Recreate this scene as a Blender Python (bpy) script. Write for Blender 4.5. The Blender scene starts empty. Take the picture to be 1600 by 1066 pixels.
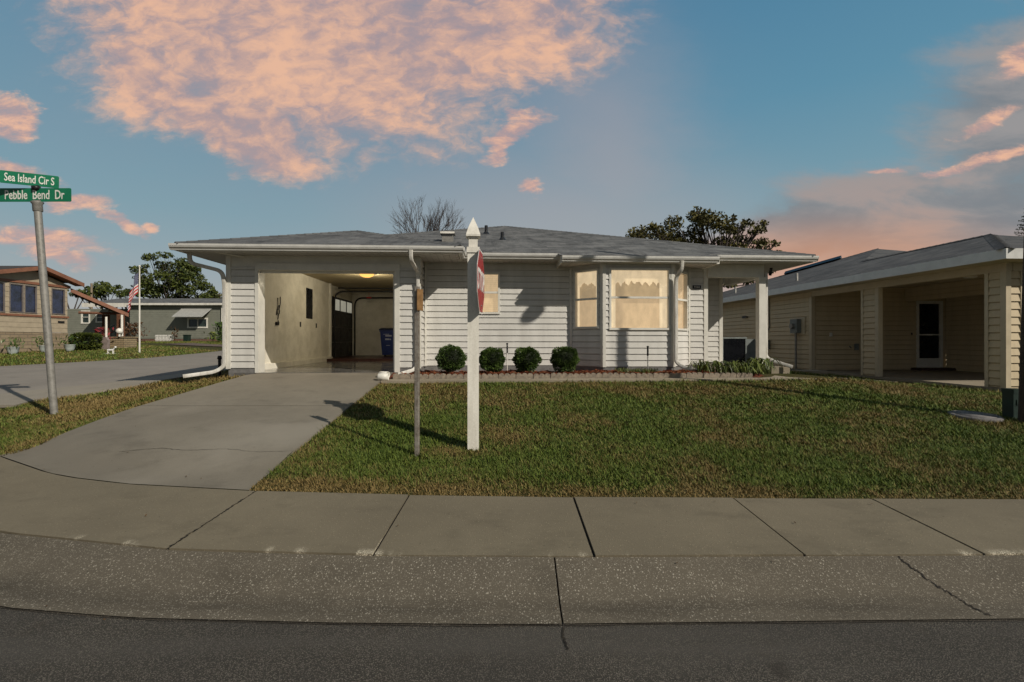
import bpy, math, random
import numpy as np
from mathutils import Vector, Matrix
random.seed(7); RNG = np.random.default_rng(7)
SC = bpy.context.scene
R = math.radians
Z0 = 1.62                     # camera height above the street; heights below are written relative to the eye
TH = R(3.0)                   # the houses stand turned 3 degrees to the street
CT, ST = math.cos(TH), math.sin(TH)
# ------------------------------------------------------------ camera
cd = bpy.data.cameras.new('camera'); cam = bpy.data.objects.new('camera', cd); SC.collection.objects.link(cam)
cam.location = (0, 0, Z0); cam.rotation_euler = (R(90), 0, 0)
cd.sensor_width = 36; cd.lens = 36*750/1600; cd.shift_y = -0.0012
cd.clip_end = 3000; cd.clip_start = 0.05
SC.camera = cam
# ------------------------------------------------------------ sun
AZ, EL = R(51), R(36)
trav = Vector((-math.sin(AZ)*math.cos(EL), math.cos(AZ)*math.cos(EL), -math.sin(EL)))
sd = bpy.data.lights.new('sun', 'SUN'); sun = bpy.data.objects.new('sun', sd); SC.collection.objects.link(sun)
sd.energy = 3.5; sd.angle = R(0.5); sd.color = (1, .925, .80)
sun.rotation_euler = trav.to_track_quat('-Z', 'Y').to_euler(); sun.location = (0, -5, 30)
SC.view_settings.view_transform = 'Standard'; SC.view_settings.look = 'None'
SC.view_settings.exposure = 0.10; SC.view_settings.gamma = 1.0
# ------------------------------------------------------------ node helper
class NT:
    def __init__(s, tree): s.t = tree; s.l = tree.links
    def put(s, sock, v):
        if v is None: return
        if hasattr(v, 'is_output'): s.l.new(v, sock)
        else: sock.default_value = v
    def n(s, typ, ins={}, out=0, **kw):
        nd = s.t.nodes.new(typ)
        for k, v in kw.items(): setattr(nd, k, v)
        for k, v in ins.items(): s.put(nd.inputs[k], v)
        return nd.outputs[out] if out is not None else nd
    def m(s, op, a, b=None, c=None, clamp=False):
        ins = {0: a}
        if b is not None: ins[1] = b
        if c is not None: ins[2] = c
        return s.n('ShaderNodeMath', ins, operation=op, use_clamp=clamp)
    def mix(s, f, a, b, bt='MIX'):
        return s.n('ShaderNodeMix', {0: f, 6: a, 7: b}, out=2, data_type='RGBA', blend_type=bt)
    def ss(s, x, a, b, c=0.0, d=1.0, it='SMOOTHSTEP'):
        return s.n('ShaderNodeMapRange', {0: x, 1: a, 2: b, 3: c, 4: d}, interpolation_type=it)
    def noise(s, vec, scale, detail=4, rough=.55, dist=0, out=0):
        return s.n('ShaderNodeTexNoise', {'Vector': vec, 'Scale': scale, 'Detail': detail, 'Roughness': rough, 'Distortion': dist}, out=out)
    def mapv(s, vec, loc=(0,0,0), rot=(0,0,0), sc=(1,1,1), vt='POINT'):
        return s.n('ShaderNodeMapping', {0: vec, 1: loc, 2: rot, 3: sc}, vector_type=vt)
def C4(c): return (c[0], c[1], c[2], 1.0)
def px(r, g, b):
    f = lambda x: ((x/255+.055)/1.055)**2.4 if x > 10 else x/255/12.92
    return (f(r), f(g), f(b), 1.0)
# ------------------------------------------------------------ world: evening sky with lit clouds
W = bpy.data.worlds.new('World'); SC.world = W; W.use_nodes = True
w = NT(W.node_tree); W.node_tree.nodes.clear()
dirv = w.n('ShaderNodeTexCoord', out=0)
sep = w.n('ShaderNodeSeparateXYZ', {0: dirv}, out=None)
X, Y, Z = sep.outputs
Yc = w.m('MAXIMUM', Y, .08)
U = w.m('DIVIDE', X, Yc); V = w.m('DIVIDE', Z, Yc)
uv = w.n('ShaderNodeCombineXYZ', {0: U, 1: V})
Zc = w.m('ADD', w.m('MAXIMUM', Z, 0.0), .10)
plan = w.n('ShaderNodeCombineXYZ', {0: w.m('DIVIDE', X, Zc), 1: w.m('DIVIDE', Y, Zc), 2: 0.0})
ahead = w.ss(Y, .02, .3)
sky = w.n('ShaderNodeTexSky', sky_type='NISHITA', sun_disc=False, sun_elevation=EL, sun_rotation=R(126), air_density=1.2, dust_density=1.5, ozone_density=2.0)
nish = w.n('ShaderNodeVectorMath', {0: sky, 3: .05}, operation='SCALE')
ramp = w.n('ShaderNodeValToRGB', {0: w.ss(Z, 0, .62, it='LINEAR')}, out=None)
cr = ramp.color_ramp
for i, (p, c) in enumerate([(0, px(176,170,166)), (.12, px(158,165,168)), (.36, px(124,156,168)), (.66, px(92,140,164)), (1, px(72,122,154))]):
    e = cr.elements[i] if i < 2 else cr.elements.new(p)
    e.position = p; e.color = c
grad = ramp.outputs[0]
base = w.mix(.08, grad, nish)
wn1 = w.n('ShaderNodeVectorMath', {0: w.noise(w.mapv(uv, sc=(1, 1.8, 1)), 4.5, 6, .62, out=1), 1: (.5, .5, .5)}, operation='SUBTRACT')
uvw = w.n('ShaderNodeVectorMath', {0: uv, 1: w.n('ShaderNodeVectorMath', {0: wn1, 3: .17}, operation='SCALE')}, operation='ADD')
uvw2 = w.n('ShaderNodeVectorMath', {0: uv, 1: w.n('ShaderNodeVectorMath', {0: wn1, 1: (.14, .07, 0)}, operation='MULTIPLY')}, operation='ADD')
def ell(cx, cy, rx, ry, rot=0, soft=.55, warp=None):
    v = w.mapv(warp if warp is not None else uvw, ((cx-800)/750, (531-cy)/750, 0), (0, 0, R(rot)), (rx/750, ry/750, 1), 'TEXTURE')
    # only the u, v components carry distance
    L = w.n('ShaderNodeVectorMath', {0: w.n('ShaderNodeVectorMath', {0: v, 1: (1, 1, 0)}, operation='MULTIPLY')}, out=1, operation='LENGTH')
    return w.ss(L, 1+soft, 1-soft)
def mx(*a):
    r = a[0]
    for b in a[1:]: r = w.m('MAXIMUM', r, b)
    return r
n1 = w.noise(w.mapv(uvw2, (3.1, .4, 0), (0, 0, R(-24)), (17, 30, 1)), 1.0, 11, .62, .2)
n1b = w.noise(w.mapv(uv, (7.1, 2.4, 0), (0, 0, R(-30)), (4.2, 6.5, 1)), 1.0, 6, .6, .2)
n2 = w.noise(w.mapv(uv, (1.7, 5, 0), (0, 0, R(-10)), (13, 34, 1)), 1.0, 8, .66, .3)
n3 = w.noise(w.mapv(uv, (4.2, 2, 0), (0, 0, R(10)), (2.6, 8.5, 1)), 1.3, 7, .58, .3)
mA = mx(ell(450, 40, 370, 190, -10, .6), ell(720, 60, 250, 115, 14, .75), ell(365, 190, 165, 62, -24, .55), ell(235, 130, 105, 70, -30, .8))
fA = w.m('ADD', w.m('MULTIPLY', n1, .62), w.m('MULTIPLY', n1b, .56))
cA = w.ss(w.m('ADD', w.m('MULTIPLY', mA, .66), fA), .74, 1.24)
cA = w.m('MULTIPLY', cA, w.ss(mA, .0, .45))
haA = w.m('MULTIPLY', ell(480, 70, 440, 210, -8, .9), .38)
mB = mx(ell(18, 172, 66, 40, -14, .5), ell(120, 318, 66, 16, 4, .75, uvw2), ell(60, 372, 120, 22, -8, .8, uvw2), ell(85, 398, 75, 18, -14, .8, uvw2), ell(30, 265, 85, 18, -18, .8, uvw2),
        ell(800, 212, 66, 19, 22, .7), ell(830, 290, 26, 18, 35, .8), ell(232, 354, 18, 10, 0, .8, uvw2), ell(185, 345, 60, 12, -28, .8, uvw2), ell(1385, 267, 36, 7, 0, .7, uvw2),
        ell(1590, 95, 46, 30, 20, .8, uvw2), ell(1545, 190, 70, 14, 24, .8, uvw2), ell(1560, 245, 85, 12, 14, .8, uvw2), ell(1470, 268, 60, 9, 12, .8, uvw2))
cB = w.ss(w.m('ADD', w.m('MULTIPLY', mB, .72), w.m('MULTIPLY', n2, .95)), .80, 1.30)
cB = w.m('MULTIPLY', cB, w.ss(mB, .0, .5))
mC = mx(ell(1480, 340, 330, 80, 4, .7), ell(1610, 190, 170, 150, 35, .85), ell(1240, 368, 170, 48, 12, .7))
cC = w.m('MULTIPLY', w.ss(w.m('ADD', w.m('MULTIPLY', mC, .8), w.m('MULTIPLY', n3, .9)), .62, 1.15), .85)
mV = ell(960, 250, 110, 170, 12, .98)
glow = ell(1290, 412, 200, 50, 4, .98, uv)
glow2 = w.m('MULTIPLY', ell(1420, 350, 260, 75, 8, .95), w.ss(n3, .46, .62))
mH = ell(880, 345, 260, 90, 0, .98, uv)
s1 = w.mix(w.m('MULTIPLY', mx(mV, mH), .30), base, px(196, 166, 158))
s1 = w.mix(haA, s1, px(150, 145, 152))
s2 = w.mix(cC, s1, w.mix(w.ss(n3, .35, .62), px(122, 123, 127), px(152, 145, 143)))
s3 = w.mix(w.m('MULTIPLY', glow2, .22), s2, px(196, 146, 124))
s4 = w.mix(w.m('MULTIPLY', glow, .50), s3, px(228, 152, 98))
colA = w.mix(w.ss(fA, .46, .74), px(172, 148, 148), px(232, 182, 150))
s5 = w.mix(w.m('MULTIPLY', cA, .88), s4, colA)
s6 = w.mix(w.m('MULTIPLY', cB, .85), s5, w.mix(w.ss(n2, .4, .68), px(190, 152, 146), px(236, 184, 152)))
seen = w.mix(ahead, px(106, 112, 117), s6)  # unseen sky behind the camera set to flat grey to cut blue fill
low = w.mix(w.ss(Z, -.02, 0.0), px(90, 88, 84), seen)
bg = w.n('ShaderNodeBackground', {0: low, 1: 1.0})
w.n('ShaderNodeOutputWorld', {0: bg}, out=None)
W.cycles.sampling_method = 'MANUAL'; W.cycles.sample_map_resolution = 512
# ------------------------------------------------------------ mesh helpers
OFF = {}
class MB:
    def __init__(s): s.v = []; s.f = []; s.mi = []; s.sm = []; s.uv = []
    def face(s, pts, mi=0, sm=False, uv=None):
        b = len(s.v); s.v += [tuple(p) for p in pts]; s.f.append(tuple(range(b, b+len(pts)))); s.mi.append(mi); s.sm.append(sm); s.uv.append(uv)
    def raw(s, vs, fs, mi=0, sm=False):
        b = len(s.v); s.v += [tuple(p) for p in vs]
        for f in fs: s.f.append(tuple(b+i for i in f)); s.mi.append(mi); s.sm.append(sm); s.uv.append(None)
    def box(s, x0, x1, y0, y1, z0, z1, mi=0):
        vs = [(x0,y0,z0),(x1,y0,z0),(x1,y1,z0),(x0,y1,z0),(x0,y0,z1),(x1,y0,z1),(x1,y1,z1),(x0,y1,z1)]
        s.raw(vs, [(0,3,2,1),(4,5,6,7),(0,1,5,4),(1,2,6,5),(2,3,7,6),(3,0,4,7)], mi)
    def obox(s, o, d, n, u0, u1, w0, w1, z0, z1, mi=0):
        """box in a wall frame: origin o, along d, outward n"""
        P = lambda u, q, z: (o[0]+d[0]*u+n[0]*q, o[1]+d[1]*u+n[1]*q, z)
        vs = [P(u0,w0,z0),P(u1,w0,z0),P(u1,w1,z0),P(u0,w1,z0),P(u0,w0,z1),P(u1,w0,z1),P(u1,w1,z1),P(u0,w1,z1)]
        fs = [(0,3,2,1),(4,5,6,7),(0,1,5,4),(1,2,6,5),(2,3,7,6),(3,0,4,7)]
        if d[0]*n[1]-d[1]*n[0] < 0: fs = [f[::-1] for f in fs]
        s.raw(vs, fs, mi)
    def tube(s, path, r, n=8, mi=0, sm=True, cap=True, sq=None, up=(0,0,1)):
        """r: number or list; sq=(w,h): rounded rectangle section"""
        path = [Vector(p) for p in path]; rings = []
        rr = r if isinstance(r, (list, tuple)) else [r]*len(path)
        up = Vector(up)
        for i, p in enumerate(path):
            t = (path[min(i+1, len(path)-1)]-path[max(i-1, 0)]).normalized()
            a = t.cross(up)
            if a.length < 1e-3: a = t.cross(Vector((0,1,0)))
            if i and a.dot(prev) < 0: a = -a
            a.normalize(); prev = a.copy(); b = a.cross(t).normalized()
            ring = []
            for k in range(n):
                an = 2*math.pi*(k+.5)/n; c, q = math.cos(an), math.sin(an)
                if sq:
                    c = math.copysign(abs(c)**.35, c)*sq[0]/2*.98; q = math.copysign(abs(q)**.35, q)*sq[1]/2*.98
                    ring.append(p+a*c+b*q)
                else: ring.append(p+a*c*rr[i]+b*q*rr[i])
            rings.append(ring)
        vs = [q for g in rings for q in g]; fs = []
        for i in range(len(rings)-1):
            for k in range(n):
                k2 = (k+1) % n; fs.append((i*n+k, i*n+k2, (i+1)*n+k2, (i+1)*n+k))
        s.raw(vs, fs, mi, sm)
        if cap:
            s.raw(rings[0], [tuple(range(n))[::-1]], mi); s.raw(rings[-1], [tuple(range(n))], mi)
    def lathe(s, prof, c=(0,0,0), n=16, mi=0, sm=True, rot=0, sx=1, sy=1):
        vs = []; fs = []
        for r, z in prof:
            for k in range(n):
                a = 2*math.pi*k/n+rot; vs.append((c[0]+r*math.cos(a)*sx, c[1]+r*math.sin(a)*sy, c[2]+z))
        for i in range(len(prof)-1):
            for k in range(n):
                k2 = (k+1) % n; fs.append((i*n+k, i*n+k2, (i+1)*n+k2, (i+1)*n+k))
        s.raw(vs, fs, mi, sm)
        s.raw([vs[k] for k in range(n)], [tuple(range(n))[::-1]], mi); s.raw([vs[len(vs)-n+k] for k in range(n)], [tuple(range(n))], mi)
    def prism(s, poly, axis, a0, a1, mi=0):
        """poly in the two other axes, extruded along axis (0,1,2)"""
        def P(q, t):
            if axis == 0: return (t, q[0], q[1])
            if axis == 1: return (q[0], t, q[1])
            return (q[0], q[1], t)
        n = len(poly); vs = [P(q, a0) for q in poly]+[P(q, a1) for q in poly]
        fs = [tuple(range(n))[::-1], tuple(range(n, 2*n))]+[(i, (i+1) % n, n+(i+1) % n, n+i) for i in range(n)]
        s.raw(vs, fs, mi)
    def sphere(s, c, r, seg=16, rings=10, mi=0, sc=(1,1,1)):
        pr = [(max(1e-4, math.sin(math.pi*i/rings))*r, -math.cos(math.pi*i/rings)*r*sc[2]) for i in range(rings+1)]
        s.lathe(pr, c, seg, mi, True, 0, sc[0], sc[1])
    def mesh(s, name, off=(0,0,0)):
        me = bpy.data.meshes.new(name)
        me.from_pydata([(a-off[0], b-off[1], c-off[2]) for a, b, c in s.v], [], s.f)
        me.polygons.foreach_set('material_index', s.mi); me.polygons.foreach_set('use_smooth', s.sm)
        if any(u is not None for u in s.uv):
            lay = me.uv_layers.new(name='UVMap'); i = 0; fl = []
            for f, u in zip(s.f, s.uv):
                fl += [c for q in (u if u is not None else [(0,0)]*len(f)) for c in q]
            lay.data.foreach_set('uv', fl)
        me.update(); return me
def H(a, b): return (a*CT-b*ST, a*ST+b*CT)
def tag(o, label=None, cat=None, group=None, kind=None):
    if label: o['label'] = label
    if cat: o['category'] = cat
    if group: o['group'] = group
    if kind: o['kind'] = kind
    return o
def place(o, org, frame, rot=0):
    if frame == 'H':
        x, y = H(org[0], org[1]); o.location = (x, y, org[2]+Z0); o.rotation_euler = (0, 0, TH); OFF[o] = tuple(org)
    elif frame == 'W': o.location = (org[0], org[1], org[2]+Z0); OFF[o] = tuple(org)
    else: o.location = (org[0], org[1], org[2]+Z0); o.rotation_euler = (0, 0, rot); OFF[o] = (0, 0, 0)   # 'L': parts in local coordinates
def thing(name, label, cat, org, frame='W', rot=0, group=None):
    o = bpy.data.objects.new(name, None); SC.collection.objects.link(o); o.empty_display_size = .2
    place(o, org, frame, rot); return tag(o, label, cat, group)
def finish(o, mats):
    for m_ in (mats if isinstance(mats, (list, tuple)) else [mats]): o.data.materials.append(m_)
def part(name, mb, mats, parent, label=None):
    off = OFF[parent]; me = mb.mesh(name, off) if isinstance(mb, MB) else mb
    o = bpy.data.objects.new(name, me); SC.collection.objects.link(o); o.parent = parent; OFF[o] = off; finish(o, mats)
    if label: o['label'] = label
    return o
def solo(name, mb, mats, label, cat, org=(0,0,0), frame='W', rot=0, group=None, kind=None):
    o = bpy.data.objects.new(name, None if mb is None else bpy.data.meshes.new('tmp'))
    place(o, org, frame, rot); off = OFF[o]
    old = o.data; me = mb.mesh(name, off) if isinstance(mb, MB) else mb
    o.data = me; bpy.data.meshes.remove(old); SC.collection.objects.link(o); finish(o, mats)
    return tag(o, label, cat, group, kind)
def struct(name, mb, mats): return solo(name, mb, mats, None, None, kind='structure')
def copy_tree(o, parent=None):
    c = o.copy(); SC.collection.objects.link(c); c.parent = parent; OFF[c] = OFF.get(o, (0,0,0))
    for ch in list(o.children): copy_tree(ch, c)
    return c
def text_mesh(txt, size, M, ext=.001, sx=1.0, bold=0.0):
    cu = bpy.data.curves.new('t', 'FONT'); cu.body = txt; cu.size = size; cu.extrude = ext; cu.offset = bold
    cu.align_x = 'CENTER'; cu.align_y = 'CENTER'; cu.resolution_u = 3
    ob = bpy.data.objects.new('t', cu); SC.collection.objects.link(ob)
    bpy.context.view_layer.update()
    me = bpy.data.meshes.new_from_object(ob.evaluated_get(bpy.context.evaluated_depsgraph_get()))
    bpy.data.objects.remove(ob); bpy.data.curves.remove(cu)
    me.transform(M @ Matrix.Diagonal((sx, 1, 1, 1))); me.materials.clear(); return me
# ------------------------------------------------------------ materials
def newmat(name):
    m_ = bpy.data.materials.new(name); m_.use_nodes = True; m_.node_tree.nodes.clear(); t = NT(m_.node_tree); return m_, t
def finmat(t, col, rough=.6, bump=None, bstr=.3, bdist=.01, metal=0.0, spec=.4, extra={}):
    ins = {'Base Color': col, 'Roughness': rough, 'Metallic': metal, 'Specular IOR Level': spec}; ins.update(extra)
    if bump is not None: ins['Normal'] = t.n('ShaderNodeBump', {'Height': bump, 'Strength': bstr, 'Distance': bdist})
    b = t.n('ShaderNodeBsdfPrincipled', ins); t.n('ShaderNodeOutputMaterial', {0: b}, out=None)
def pos(t): return t.n('ShaderNodeNewGeometry', out=0)
def M(name, c, rough=.6, var=.12, scale=6, bump=.15, bdist=.004, metal=0.0, spec=.4, tint=None, fine=60, streak=False):
    m_, t = newmat(name); p = pos(t)
    n = t.noise(t.mapv(p, sc=(1, 1, .18)) if streak else p, scale*(1.8 if streak else 1), 6, .68); f = t.noise(p, fine, 3, .6)
    k = t.m('ADD', t.m('MULTIPLY', n, .7), t.m('MULTIPLY', f, .3))
    lo = tuple(x*(1-var*2) for x in c[:3]); hi = tuple(min(1, x*(1+var)) for x in c[:3])
    if tint: lo = tint
    col = t.mix(t.ss(k, .35, .62), C4(lo), C4(hi))
    r = t.ss(n, .3, .7, max(.03, rough-.1), min(1, rough+.1))
    finmat(t, col, r, f, bump, bdist, metal, spec); return m_
siding_m = M('vinyl_siding', (.60, .585, .55), .5, .05, 2.2, .12, .003, spec=.25, tint=(.535, .52, .485), streak=True)
siding_plain = siding_m
trim_m = M('white_trim', (.67, .65, .59), .45, .05, 3, .08, spec=.35)
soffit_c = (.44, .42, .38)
def ribbed(name, c, axis, pitch, depth=.006, rough=.55):
    m_, t = newmat(name); p = t.n('ShaderNodeTexCoord', out=3)
    s_ = t.n('ShaderNodeSeparateXYZ', {0: p}, out=None).outputs[axis]
    fr = t.m('FRACT', t.m('DIVIDE', s_, pitch)); g = t.ss(t.m('ABSOLUTE', t.m('SUBTRACT', fr, .5)), .40, .48)
    n = t.noise(p, 3, 4)
    col = t.mix(t.ss(n, .3, .7), C4([x*.88 for x in c]), C4(c)); col = t.mix(t.m('MULTIPLY', g, .45), col, C4([x*.5 for x in c]))
    finmat(t, col, rough, t.m('MULTIPLY', g, -1), .8, depth); return m_
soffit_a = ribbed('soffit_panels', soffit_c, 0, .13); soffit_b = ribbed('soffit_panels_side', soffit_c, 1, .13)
gutter_m = M('gutter_enamel', (.58, .57, .54), .35, .06, 4, .05, spec=.5)
down_m = M('downspout_enamel', (.60, .58, .54), .4, .10, 5, .1, spec=.45, tint=(.42, .40, .35), streak=True)
found_m = M('block_foundation', (.17, .165, .16), .85, .15, 8, .4, .008)
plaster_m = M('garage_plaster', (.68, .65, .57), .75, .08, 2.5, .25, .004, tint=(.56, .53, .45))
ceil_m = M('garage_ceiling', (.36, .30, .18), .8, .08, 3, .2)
def shingle(name, c1, c2, c3, sx=.33, sy=.145):
    m_, t = newmat(name); uvn = t.n('ShaderNodeUVMap', out=0)
    br = t.n('ShaderNodeTexBrick', {'Vector': uvn, 'Color1': C4(c1), 'Color2': C4(c2), 'Mortar': C4([x*.45 for x in c1]), 'Scale': 1.0, 'Mortar Size': .006, 'Mortar Smooth': .3, 'Bias': -.1, 'Brick Width': sx, 'Row Height': sy}, out=None)
    br.offset = .37; br.offset_frequency = 2
    br2 = t.n('ShaderNodeTexBrick', {'Vector': t.mapv(uvn, (.13, 0, 0)), 'Color1': (0,0,0,1), 'Color2': (1,1,1,1), 'Mortar': (.5,.5,.5,1), 'Scale': 1.0, 'Mortar Size': 0, 'Brick Width': sx*.61, 'Row Height': sy}, out=0)
    g = t.noise(uvn, 220, 2, .7); n = t.noise(uvn, .7, 4, .6); stk = t.noise(t.mapv(uvn, sc=(2.6, 1.0, 1)), 1.0, 5, .8)
    v = t.n('ShaderNodeSeparateXYZ', {0: uvn}, out=1); row = t.m('FRACT', t.m('DIVIDE', v, sy))
    col = t.mix(t.m('MULTIPLY', br2, .7), br.outputs[0], C4(c3))
    col = t.mix(t.ss(n, .3, .7, 0, .35), col, C4([x*1.25 for x in c2]))
    col = t.mix(t.ss(stk, .50, .66, 0, .75), col, C4(c2)); col = t.mix(t.ss(stk, .48, .34, 0, .75), col, C4(c3))
    col = t.mix(t.m('MULTIPLY', g, .5), col, C4([x*.6 for x in c1]))
    hgt = t.m('ADD', t.m('ADD', t.m('MULTIPLY', row, -.7), t.m('MULTIPLY', br2, .5)), t.m('MULTIPLY', g, .25))
    finmat(t, col, .9, hgt, 1.0, .018, spec=.2); return m_
roof_m = shingle('roof_shingles', (.098, .100, .102), (.225, .223, .218), (.040, .041, .042), .62, .20)
roof_dark = shingle('neighbor_shingles', (.075, .075, .078), (.16, .155, .15), (.035, .035, .038), .62, .20)
tan_siding = M('tan_vinyl_siding', (.54, .44, .29), .55, .05, 2.5, .12, .003, tint=(.48, .39, .25), streak=True)
cream_trim = M('cream_trim', (.52, .44, .31), .5, .05, 3, .08)
white_fascia = M('white_fascia', (.62, .62, .60), .45, .05, 4, .06)
grey_siding = M('grey_green_siding', (.215, .22, .18), .6, .06, 2, .15)
black_m = M('black_void', (.008, .009, .012), .3, .1, 5, .02, spec=.3)
darkmetal = M('dark_metal', (.025, .025, .027), .45, .2, 9, .1, metal=.4)
galv = M('galvanised_steel', (.27, .26, .24), .55, .08, 12, .1, metal=.3, tint=(.21, .20, .18))
steel_post = M('weathered_u_post', (.26, .24, .21), .6, .2, 10, .2, metal=.25, tint=(.17, .14, .115))
white_vinyl = M('white_vinyl_post', (.80, .77, .70), .38, .03, 3.2, .06, spec=.45, tint=(.64, .61, .54), streak=True)
brass_board = M('brown_board', (.22, .12, .045), .6, .15, 18, .2)
red_sign = M('red_sign_sheeting', (.36, .018, .022), .35, .06, 6, .03, spec=.5)
white_sign = M('white_sign_sheeting', (.74, .72, .68), .4, .03, 6, .02)
alu_back = M('bare_aluminium', (.45, .45, .45), .4, .06, 8, .05, metal=.7)
green_sign = M('green_sign_sheeting', (.008, .165, .082), .38, .06, 5, .03, spec=.5)
blue_bin = M('blue_plastic', (.012, .03, .16), .45, .08, 6, .1)
navy_bin = M('bin_lid_plastic', (.006, .013, .06), .45, .08, 6, .1)
brick_m = None
def bricks(name, c1, c2, mort, bw, rh, rough=.85, frame=3):
    m_, t = newmat(name); p = t.n('ShaderNodeTexCoord', out=frame)
    s_ = t.n('ShaderNodeSeparateXYZ', {0: p}, out=None).outputs
    v = t.n('ShaderNodeCombineXYZ', {0: t.m('ADD', s_[0], s_[1]), 1: s_[2]})
    br = t.n('ShaderNodeTexBrick', {'Vector': v, 'Color1': C4(c1), 'Color2': C4(c2), 'Mortar': C4(mort), 'Scale': 1.0, 'Mortar Size': .012, 'Brick Width': bw, 'Row Height': rh}, out=None)
    n = t.noise(p, 9, 5); col = t.mix(t.m('MULTIPLY', n, .6), br.outputs[0], C4([x*.55 for x in c1]))
    finmat(t, col, rough, t.m('SUBTRACT', t.m('MULTIPLY', n, .6), br.outputs[1]), .7, .02); return m_
stone_skirt = bricks('tan_stone_skirting', (.36, .28, .18), (.27, .20, .13), (.16, .13, .10), .42, .17)
brick_skirt = bricks('red_brick_skirting', (.17, .07, .045), (.22, .13, .09), (.22, .19, .16), .34, .1)
pier_brick = bricks('tan_brick_pier', (.38, .29, .17), (.30, .22, .13), (.12, .10, .07), .30, .11)
redwood = M('brown_red_fascia', (.24, .105, .062), .6, .12, 6, .15)
oldwood = M('stained_wood', (.15, .065, .035), .7, .2, 9, .3)
def glass_m(name, tint=(.9, .92, .95), refl=.08):
    m_, t = newmat(name)
    tr = t.n('ShaderNodeBsdfTransparent', {0: C4(tint)}); gl = t.n('ShaderNodeBsdfGlossy', {0: (.9,.9,.9,1), 'Roughness': .02})
    fr = t.m('MULTIPLY_ADD', t.m('POWER', t.n('ShaderNodeLayerWeight', {0: .5}, out=1), 5.0), .5, .035); mixs = t.n('ShaderNodeMixShader', {0: t.m('ADD', fr, refl, clamp=True), 1: tr, 2: gl})
    t.n('ShaderNodeOutputMaterial', {0: mixs}, out=None); return m_
pane_m = glass_m('window_glass', (.96,.97,.97), 0.0)
def glow_shade(name, c, e, axis=None, pitch=.05):  # emission makes the material glow; stands in for light coming from behind
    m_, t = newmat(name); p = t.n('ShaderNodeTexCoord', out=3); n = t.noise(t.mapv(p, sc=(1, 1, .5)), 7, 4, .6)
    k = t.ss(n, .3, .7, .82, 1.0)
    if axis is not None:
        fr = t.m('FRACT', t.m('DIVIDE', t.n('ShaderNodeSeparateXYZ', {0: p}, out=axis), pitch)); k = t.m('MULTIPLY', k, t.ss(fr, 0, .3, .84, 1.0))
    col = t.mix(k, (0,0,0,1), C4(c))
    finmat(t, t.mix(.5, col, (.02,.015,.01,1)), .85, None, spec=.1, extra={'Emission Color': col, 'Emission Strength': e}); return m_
dark_pane = M('dark_window_glass', (.012, .018, .028), .06, .3, 3, .0, spec=.8)
green_pane = M('greenish_window_glass', (.03, .045, .04), .08, .3, 3, .0, spec=.7)
blue_pane = M('tinted_blue_glass', (.016, .024, .06), .05, .5, 2.2, .0, spec=.9)
blind_m = glow_shade('tan_window_blind', (.70, .50, .29), .86, 2, .045)
blind_front = glow_shade('tan_roller_shade', (.64, .45, .26), .86)
dim_shade = glow_shade('shaded_roller_shade', (.47, .335, .19), .80)
lace_m = glow_shade('cream_lace', (.84, .64, .40), .86, 2, .022)
lacef_m = glow_shade('cream_drape', (.86, .67, .43), .86)
mulch_m = M('red_bark_mulch', (.16, .045, .022), .9, .35, 30, .8, .02, fine=90)
edge_m = M('scalloped_concrete', (.26, .215, .165), .9, .18, 14, .5, .008, tint=(.15, .125, .10))
ac_m = M('ac_cabinet', (.17, .19, .185), .5, .1, 6, .1)
util_green = M('utility_green', (.012, .028, .022), .5, .15, 8, .1)
pole_wood = M('dark_creosoted_wood', (.05, .035, .025), .85, .3, 14, .5, .01, streak=True)
pvc_m = M('white_pvc', (.68, .66, .60), .45, .08, 8, .05)
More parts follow.
